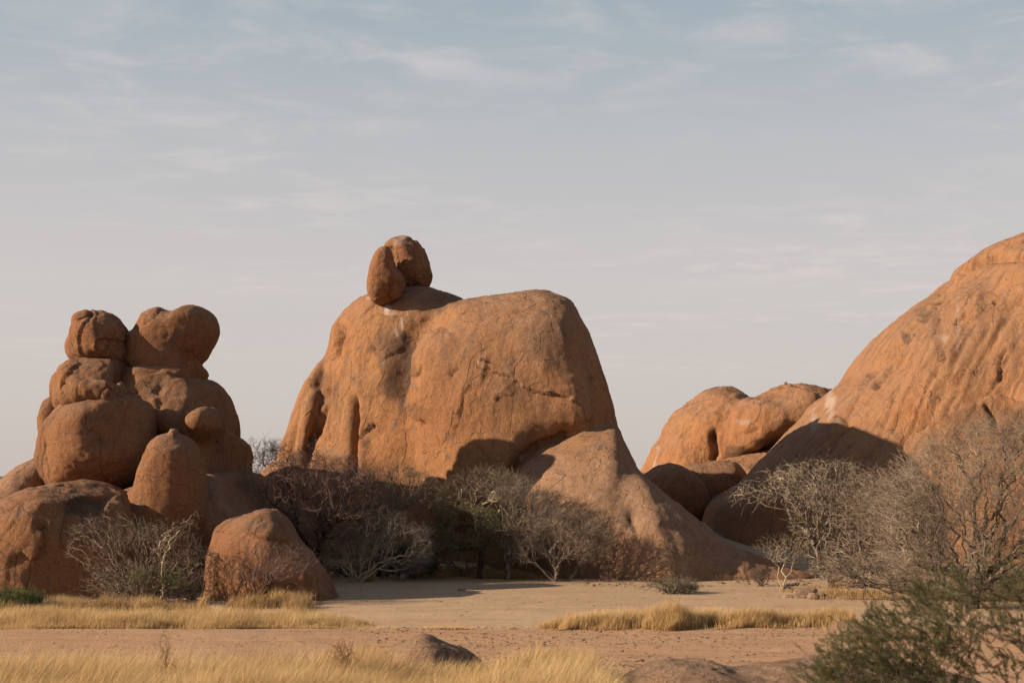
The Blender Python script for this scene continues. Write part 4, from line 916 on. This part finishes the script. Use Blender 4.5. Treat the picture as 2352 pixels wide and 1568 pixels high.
tree('dry_bush', 'rusty red dry bush at the foot of the shaded boulders', 'bush', (1745, 1238, 74),
     [([(1690, 1215), (1700, 1170), (1740, 1148), (1785, 1155), (1805, 1195), (1790, 1235), (1720, 1238)], 1.8, 1, 0)], 550, BARK_RED, plain_mat('rusty_twigs', (0.22, 0.105, 0.065), (0.15, 0.075, 0.05), 2), bf=0.3, tip=0.006, tl=0.58)
tree('dead_branch', 'slim white-barked sapling standing alone in front of the thicket', 'branch', (1797, 1350, 48.5),
     [([(1735, 1262), (1750, 1235), (1800, 1222), (1850, 1238), (1855, 1270), (1830, 1300), (1805, 1300), (1770, 1290)], 1.0, 1, 0)], 230, BARK_PALE, TWIG_PALE,
     limbs=[[(1797, 1350), (1806, 1325), (1803, 1295), (1800, 1262), (1802, 1238)], [(1806, 1320), (1822, 1295), (1828, 1265)], [(1803, 1290), (1785, 1265), (1765, 1252)]], bf=0.6, tip=0.0035, rmax=0.02, tw=1, tl=0.25)
tree('thorn_bush', 'tiny twiggy bush left of the white-barked sapling', 'bush', (1748, 1342, 50),
     [([(1722, 1325), (1730, 1308), (1750, 1300), (1770, 1310), (1768, 1328), (1750, 1338)], 0.5, 1, 0)], 130, BARK_RED, TWIG_DARK, bf=0.8, tip=0.0045, rmax=0.02, tw=2, tl=0.15, group='bare thorn bushes')
tree('low_shrub', 'low flat grey shrub alone on the open sand', 'bush', (1540, 1364, 46.0),
     [([(1470, 1350), (1485, 1338), (1540, 1332), (1585, 1338), (1602, 1350), (1570, 1362), (1505, 1362)], 0.8, 1, 0)], 520, BARK_RED, plain_mat('shrub_twigs', (0.17, 0.145, 0.10), (0.11, 0.10, 0.07), 3), bf=0.7, tip=0.006, rmax=0.02, tw=3, tl=0.3, jit=0.07)
tree('dry_log', 'dark broken branch lying at the foot of the white-barked sapling', 'branch', (1800, 1352, 48.2),
     [([(1805, 1345), (1820, 1336), (1840, 1334), (1838, 1342), (1815, 1350)], 0.2, 1, 0)], 12, BARK_RED, TWIG_DARK, limbs=[[(1795, 1352), (1806, 1345), (1822, 1340), (1838, 1338)]], bf=0.3, tip=0.02, rmax=0.06, tw=0)

# near green bush, bottom right corner
def near_bush():
    Y = 13.0
    root = tree('green_shrub', 'feathery green bush close to the camera in the bottom right corner', 'bush', (2330, 1568, Y),
        [([(1865, 1590), (1925, 1505), (1980, 1445), (2055, 1405), (2130, 1375), (2165, 1325), (2250, 1300), (2400, 1290), (2440, 1450), (2440, 1620), (2200, 1640), (1980, 1640)], 0.6, 1, 0)], 1000, BARK_GREY, TWIG_GREY,
        limbs=[[(2330, 1750), (2200, 1680), (2100, 1600), (2020, 1540)], [(2330, 1750), (2320, 1600), (2300, 1450)], [(2320, 1650), (2230, 1560), (2180, 1460)]],
        bf=0.4, tip=0.0019, rmax=0.03, tw=2, tl=0.34, wander=0.08, dirb=(-0.8, 0, 0.38), leaves=170000, leafmat=LEAF_NEAR, leaf=(0.026, 0.0036), needles=1)
near_bush()

# ---------------------------------------------------------------- grass
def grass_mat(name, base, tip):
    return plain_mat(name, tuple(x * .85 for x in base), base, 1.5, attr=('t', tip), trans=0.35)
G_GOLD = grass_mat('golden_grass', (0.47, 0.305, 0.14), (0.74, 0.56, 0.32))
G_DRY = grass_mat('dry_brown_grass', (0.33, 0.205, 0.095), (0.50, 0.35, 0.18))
def blades(name, label, XY, Hh, mat, lean=(0.25, 0.0), width=0.006, kind='stuff', cat='grass', group=None, spread=0.22):
    n = len(XY); z = ground_h(XY[:, 0], XY[:, 1]) - 0.01
    b = np.stack([XY[:, 0], XY[:, 1], z], 1)
    ln = np.stack([lean[0] + rg.normal(size=n) * spread, lean[1] + rg.normal(size=n) * spread, np.ones(n)], 1)
    a = rg.uniform(0, math.pi, n); w = np.stack([np.cos(a), np.sin(a), np.zeros(n)], 1) * (width * rg.uniform(.6, 1.3, n))[:, None]
    up = np.array([0, 0, 1.0]); H = Hh[:, None]
    m = b + (ln * 0.35 + up * 0.65) * H * 0.5; t = b + (ln * 0.9 + up * 0.1) * H; t[:, 2] = b[:, 2] + Hh * rg.uniform(.8, 1.0, n)
    V = np.stack([b - w, b + w, m - w * .8, m + w * .8, t], 1).reshape(-1, 3)
    i = np.arange(n) * 5
    F = np.concatenate([np.stack([i, i + 1, i + 3], 1), np.stack([i, i + 3, i + 2], 1), np.stack([i + 2, i + 3, i + 4], 1)])
    o0 = np.array([b[:, 0].mean(), b[:, 1].mean(), 0]); me = mesh_from(name, V - o0, F, False)
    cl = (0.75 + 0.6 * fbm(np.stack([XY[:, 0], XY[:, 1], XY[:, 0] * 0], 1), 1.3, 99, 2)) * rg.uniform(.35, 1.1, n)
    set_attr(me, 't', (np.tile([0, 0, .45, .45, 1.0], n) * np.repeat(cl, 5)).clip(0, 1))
    o = link(name, me, mat, o0); tag(o, label, cat if kind != 'stuff' else None, group, kind if kind == 'stuff' else None)
    return o
def strip(n, x0, x1, yf, thr=-0.3, seed=0, sc=(1.1, 1.6)):
    """n random points in a strip; yf(x, u) gives the distance; clumpy"""
    X = rg.uniform(x0, x1, n * 2); u = rg.random(n * 2); Yv = yf(X, u)
    P = np.stack([X * sc[0], Yv * sc[1], np.zeros(n * 2)], 1)
    q = fbm(P, 1.0, seed, 3); keep = q + rg.normal(size=n * 2) * 0.16 > thr
    return np.stack([X, Yv], 1)[keep][:n], q[keep][:n]
def X_at(px, Y): return (px - 1176) * K * Y
# foreground meadow
XY, q = strip(110000, X_at(-80, 24), X_at(1460, 24), lambda x, u: 18.6 + u * (5.0 + 0.4 * np.sin(x * 1.7) + 0.3 * np.sin(x * 4.1)), -0.6, 3)
edge = sstep(X_at(1440, 22), X_at(1330, 22), XY[:, 0]); mnd = 0.47 + 0.22 * fbm(np.stack([XY[:, 0], XY[:, 1], XY[:, 0] * 0], 1), 0.55, 77, 3)
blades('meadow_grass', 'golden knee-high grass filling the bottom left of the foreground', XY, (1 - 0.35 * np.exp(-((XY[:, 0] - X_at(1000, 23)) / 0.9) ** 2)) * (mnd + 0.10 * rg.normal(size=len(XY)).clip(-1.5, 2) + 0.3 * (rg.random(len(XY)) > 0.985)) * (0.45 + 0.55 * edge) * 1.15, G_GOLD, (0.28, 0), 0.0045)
# far strips
XY, q = strip(60000, X_at(-60, 33), X_at(850, 33), lambda x, u: 32.4 + u * 3.2 + 0.25 * np.sin(x * 0.9) + 0.12 * np.sin(x * 3.1) , -0.12, 5)
hh = (0.25 + 0.75 * sstep(32.3, 33.1, XY[:, 1] - 0.25 * np.sin(XY[:, 0] * 0.9) - 0.12 * np.sin(XY[:, 0] * 3.1))) * (0.44 + 0.24 * q) * sstep(X_at(880, 33), X_at(640, 33), XY[:, 0]) ** 0.6
blades('grass_strip', 'long strip of dry golden grass between the sand and the track on the left', XY, (hh * rg.uniform(.45, 1.15, len(XY))).clip(0.04, 0.8), G_GOLD, (0.15, 0), 0.0045)
XY, q = strip(42000, X_at(1235, 33), X_at(1930, 33), lambda x, u: 31.7 + u * 1.6 + 0.15 * np.sin(x * 1.3) + 0.08 * np.sin(x * 5.1), -0.10, 6)
hh = (0.3 + 0.7 * sstep(31.6, 32.2, XY[:, 1] - 0.15 * np.sin(XY[:, 0] * 1.3))) * (0.50 + 0.32 * q) * (0.35 + 0.65 * sstep(X_at(1235, 33), X_at(1330, 33), XY[:, 0])) + 0.16 * np.exp(-((XY[:, 0] - X_at(1530, 33)) / 0.16) ** 2)
blades('grass_strip', 'strip of upright golden grass beyond the track on the right', XY, (hh * rg.uniform(.45, 1.15, len(XY))).clip(0.04, 0.8), G_GOLD, (0.10, 0), 0.0045)
XY, q = strip(9000, X_at(780, 33), X_at(1300, 33), lambda x, u: 32.3 + u * 0.7 + 0.1 * np.sin(x * 1.3), 0.0, 8)
blades('grass_stubble', 'short pale stubble joining the two grass strips along the track', XY, 0.05 + 0.05 * rg.random(len(XY)), G_GOLD, (0.1, 0), 0.006)
# grass at the feet of the rocks and trees
XY, q = strip(11000, X_at(90, 41), X_at(740, 41), lambda x, u: 39.2 + u * 3.0 + 0.1 * x, 0.12, 12, (1.6, 1.6))
blades('rock_foot_grass', 'thin dry grass growing along the foot of the rock pile', XY, (0.22 + 0.5 * q.clip(0, 1)) * rg.uniform(.5, 1.3, len(XY)), G_DRY, (0.12, 0), 0.006)
XY, q = strip(14000, X_at(940, 56), X_at(1420, 56), lambda x, u: 54.6 + u * 3.5, -0.05, 13)
blades('tree_foot_grass', 'dry brown grass under the trees in front of the dome', XY, (0.25 + 0.4 * q.clip(0, 1)) * rg.uniform(.5, 1.2, len(XY)), G_DRY, (0.05, 0), 0.008)
XY, q = strip(6000, X_at(1790, 46), X_at(2352, 46), lambda x, u: 42.5 + u * 5, 0.15, 14)
blades('thicket_grass', 'sparse dry grass at the foot of the right-hand thicket', XY, (0.15 + 0.3 * q.clip(0, 1)) * rg.uniform(.5, 1.2, len(XY)), G_DRY, (0.05, 0), 0.008)
# single tufts that can be told apart
def tuft(px, py, hgt, rad, label, n=260, mat=None, lean=(0.1, 0), spread=0.3):
    Y = ground_y(py); c = np.array([X_at(px, Y), Y])
    XY = c + rg.normal(size=(n, 2)) * rad
    blades('grass_tuft', label, XY, hgt * rg.uniform(.5, 1.1, n), mat or G_GOLD, lean, 0.006, kind='thing', cat='grass tuft', group='single grass tufts', spread=spread)
tuft(155, 1398, 0.46, 0.30, 'bright straw-coloured tuft below the cracked boulder on the left', 900)
tuft(182, 1396, 0.40, 0.12, 'small straw tuft touching the bright one on its right', 260)
tuft(334, 1412, 0.62, 0.07, 'tall pale tuft at the base of the tangled grey bush', 260)
tuft(372, 1408, 0.30, 0.07, 'short tuft just right of the tall pale one by the grey bush', 160)
tuft(470, 1408, 0.75, 0.06, 'tall thin wispy tuft left of the wedge boulder', 70, lean=(0.3, 0))
tuft(640, 1392, 0.62, 0.10, 'upright tuft at the foot of the wedge boulder', 240)
tuft(672, 1388, 0.50, 0.22, 'wide feathery tuft on the right below the wedge boulder', 500)
tuft(703, 1386, 0.40, 0.11, 'low tuft at the right end of the wedge boulder', 300)
tuft(850, 1334, 0.36, 0.10, 'tuft standing on the sand beside the pale stems', 160, G_DRY)
tuft(1246, 1322, 0.30, 0.06, 'small tuft alone on the sand right of the green shrub', 90, G_DRY)
tuft(1905, 1350, 0.22, 0.08, 'low yellowish tuft right of the white-barked sapling', 260, G_DRY)
# brown weeds standing in the grass
def weed(px, py, Y, env, label, n=150):
    tree('dry_weed', label, 'weed', (px, py, Y), [(env, 0.25, 1, 0)], n, TWIG_RED, plain_mat('weed_stems', (0.27, 0.16, 0.085), (0.19, 0.11, 0.06), 4), bf=0.9, tip=0.0022, rmax=0.006, tw=2, tl=0.08, jit=0.05)
weed(785, 1568, 22.5, [(755, 1500), (775, 1470), (800, 1475), (815, 1500), (800, 1540), (770, 1540)], 'brown feathery weed standing above the foreground grass', 220)
weed(375, 1570, 21.5, [(368, 1470), (380, 1445), (392, 1480), (405, 1520), (385, 1545), (365, 1520)], 'thin tall brown weed in the foreground grass on the left', 60)
weed(85, 1445, 33.5, [(60, 1425), (75, 1410), (105, 1412), (118, 1425), (110, 1440), (70, 1440)], 'small brown weed clump in the left grass strip', 150)

# ---------------------------------------------------------------- litter on the sand
def litter(name, label, n, xr, yr, size, mat, seed, power=1.0):
    X = rg.uniform(*xr, n * 3); Y = yr[0] + (yr[1] - yr[0]) * rg.random(n * 3)
    q = fbm(np.stack([X * .5, Y * 1.2, X * 0], 1), 1.0, seed, 3); k = q + rg.normal(size=len(X)) * .25 > 0.05
    X, Y = X[k][:n], Y[k][:n]; m = len(X); z = ground_h(X, Y)
    c = np.stack([X, Y, z], 1); sz = size * rg.uniform(.3, 1, m) ** 2 * 1.5
    base = np.array([[1, 0, 0], [0, 1, 0], [-1, 0, 0], [0, -1, 0], [0, 0, .8], [0, 0, -.4]])
    V = np.tile(base, (m, 1, 1)) * (1 + .35 * rg.normal(size=(m, 6, 1))); a = rg.uniform(0, math.pi, m)
    st = rg.uniform(1, 2.6, m)[:, None]; x = V[:, :, 0] * st; y = V[:, :, 1]
    V = np.stack([x * np.cos(a)[:, None] - y * np.sin(a)[:, None], x * np.sin(a)[:, None] + y * np.cos(a)[:, None], V[:, :, 2]], 2)
    V = (V * sz[:, None, None] + c[:, None]).reshape(-1, 3)
    f = np.array([[0, 1, 4], [1, 2, 4], [2, 3, 4], [3, 0, 4], [1, 0, 5], [2, 1, 5], [3, 2, 5], [0, 3, 5]])
    F = (np.arange(m)[:, None, None] * 6 + f).reshape(-1, 3); o0 = np.array([c[:, 0].mean(), c[:, 1].mean(), 0])
    o = link(name, mesh_from(name, V - o0, F, False), mat, o0); tag(o, label, None, None, 'stuff')
litter('gravel', 'fine gravel scattered over the orange track', 9000, (X_at(-60, 28), X_at(2400, 28)), (23, 33), 0.012, MR_GREY, 90)
litter('gravel', 'small chips and droppings scattered over the pale sand', 3500, (X_at(-60, 45), X_at(2400, 45)), (33, 56), 0.018, MR_GREY, 91)

def rubble(label, n, px0, px1, py0, py1, size, seed):
    """broken flakes lying where rock meets sand"""
    Ya, Yb = ground_y(py1), ground_y(py0)
    litter('rubble', label, n, (X_at(px0, (Ya + Yb) / 2), X_at(px1, (Ya + Yb) / 2)), (Ya, Yb), size, MR_RED, seed)
rubble('broken flakes strewn along the foot of the dome apron', 700, 1330, 1900, 1318, 1348, 0.05, 95)
rubble('broken flakes strewn along the foot of the rock pile', 900, -40, 760, 1368, 1400, 0.045, 96)
rubble('grit and small chips around the foreground outcrops', 2500, 850, 2050, 1440, 1540, 0.022, 97)
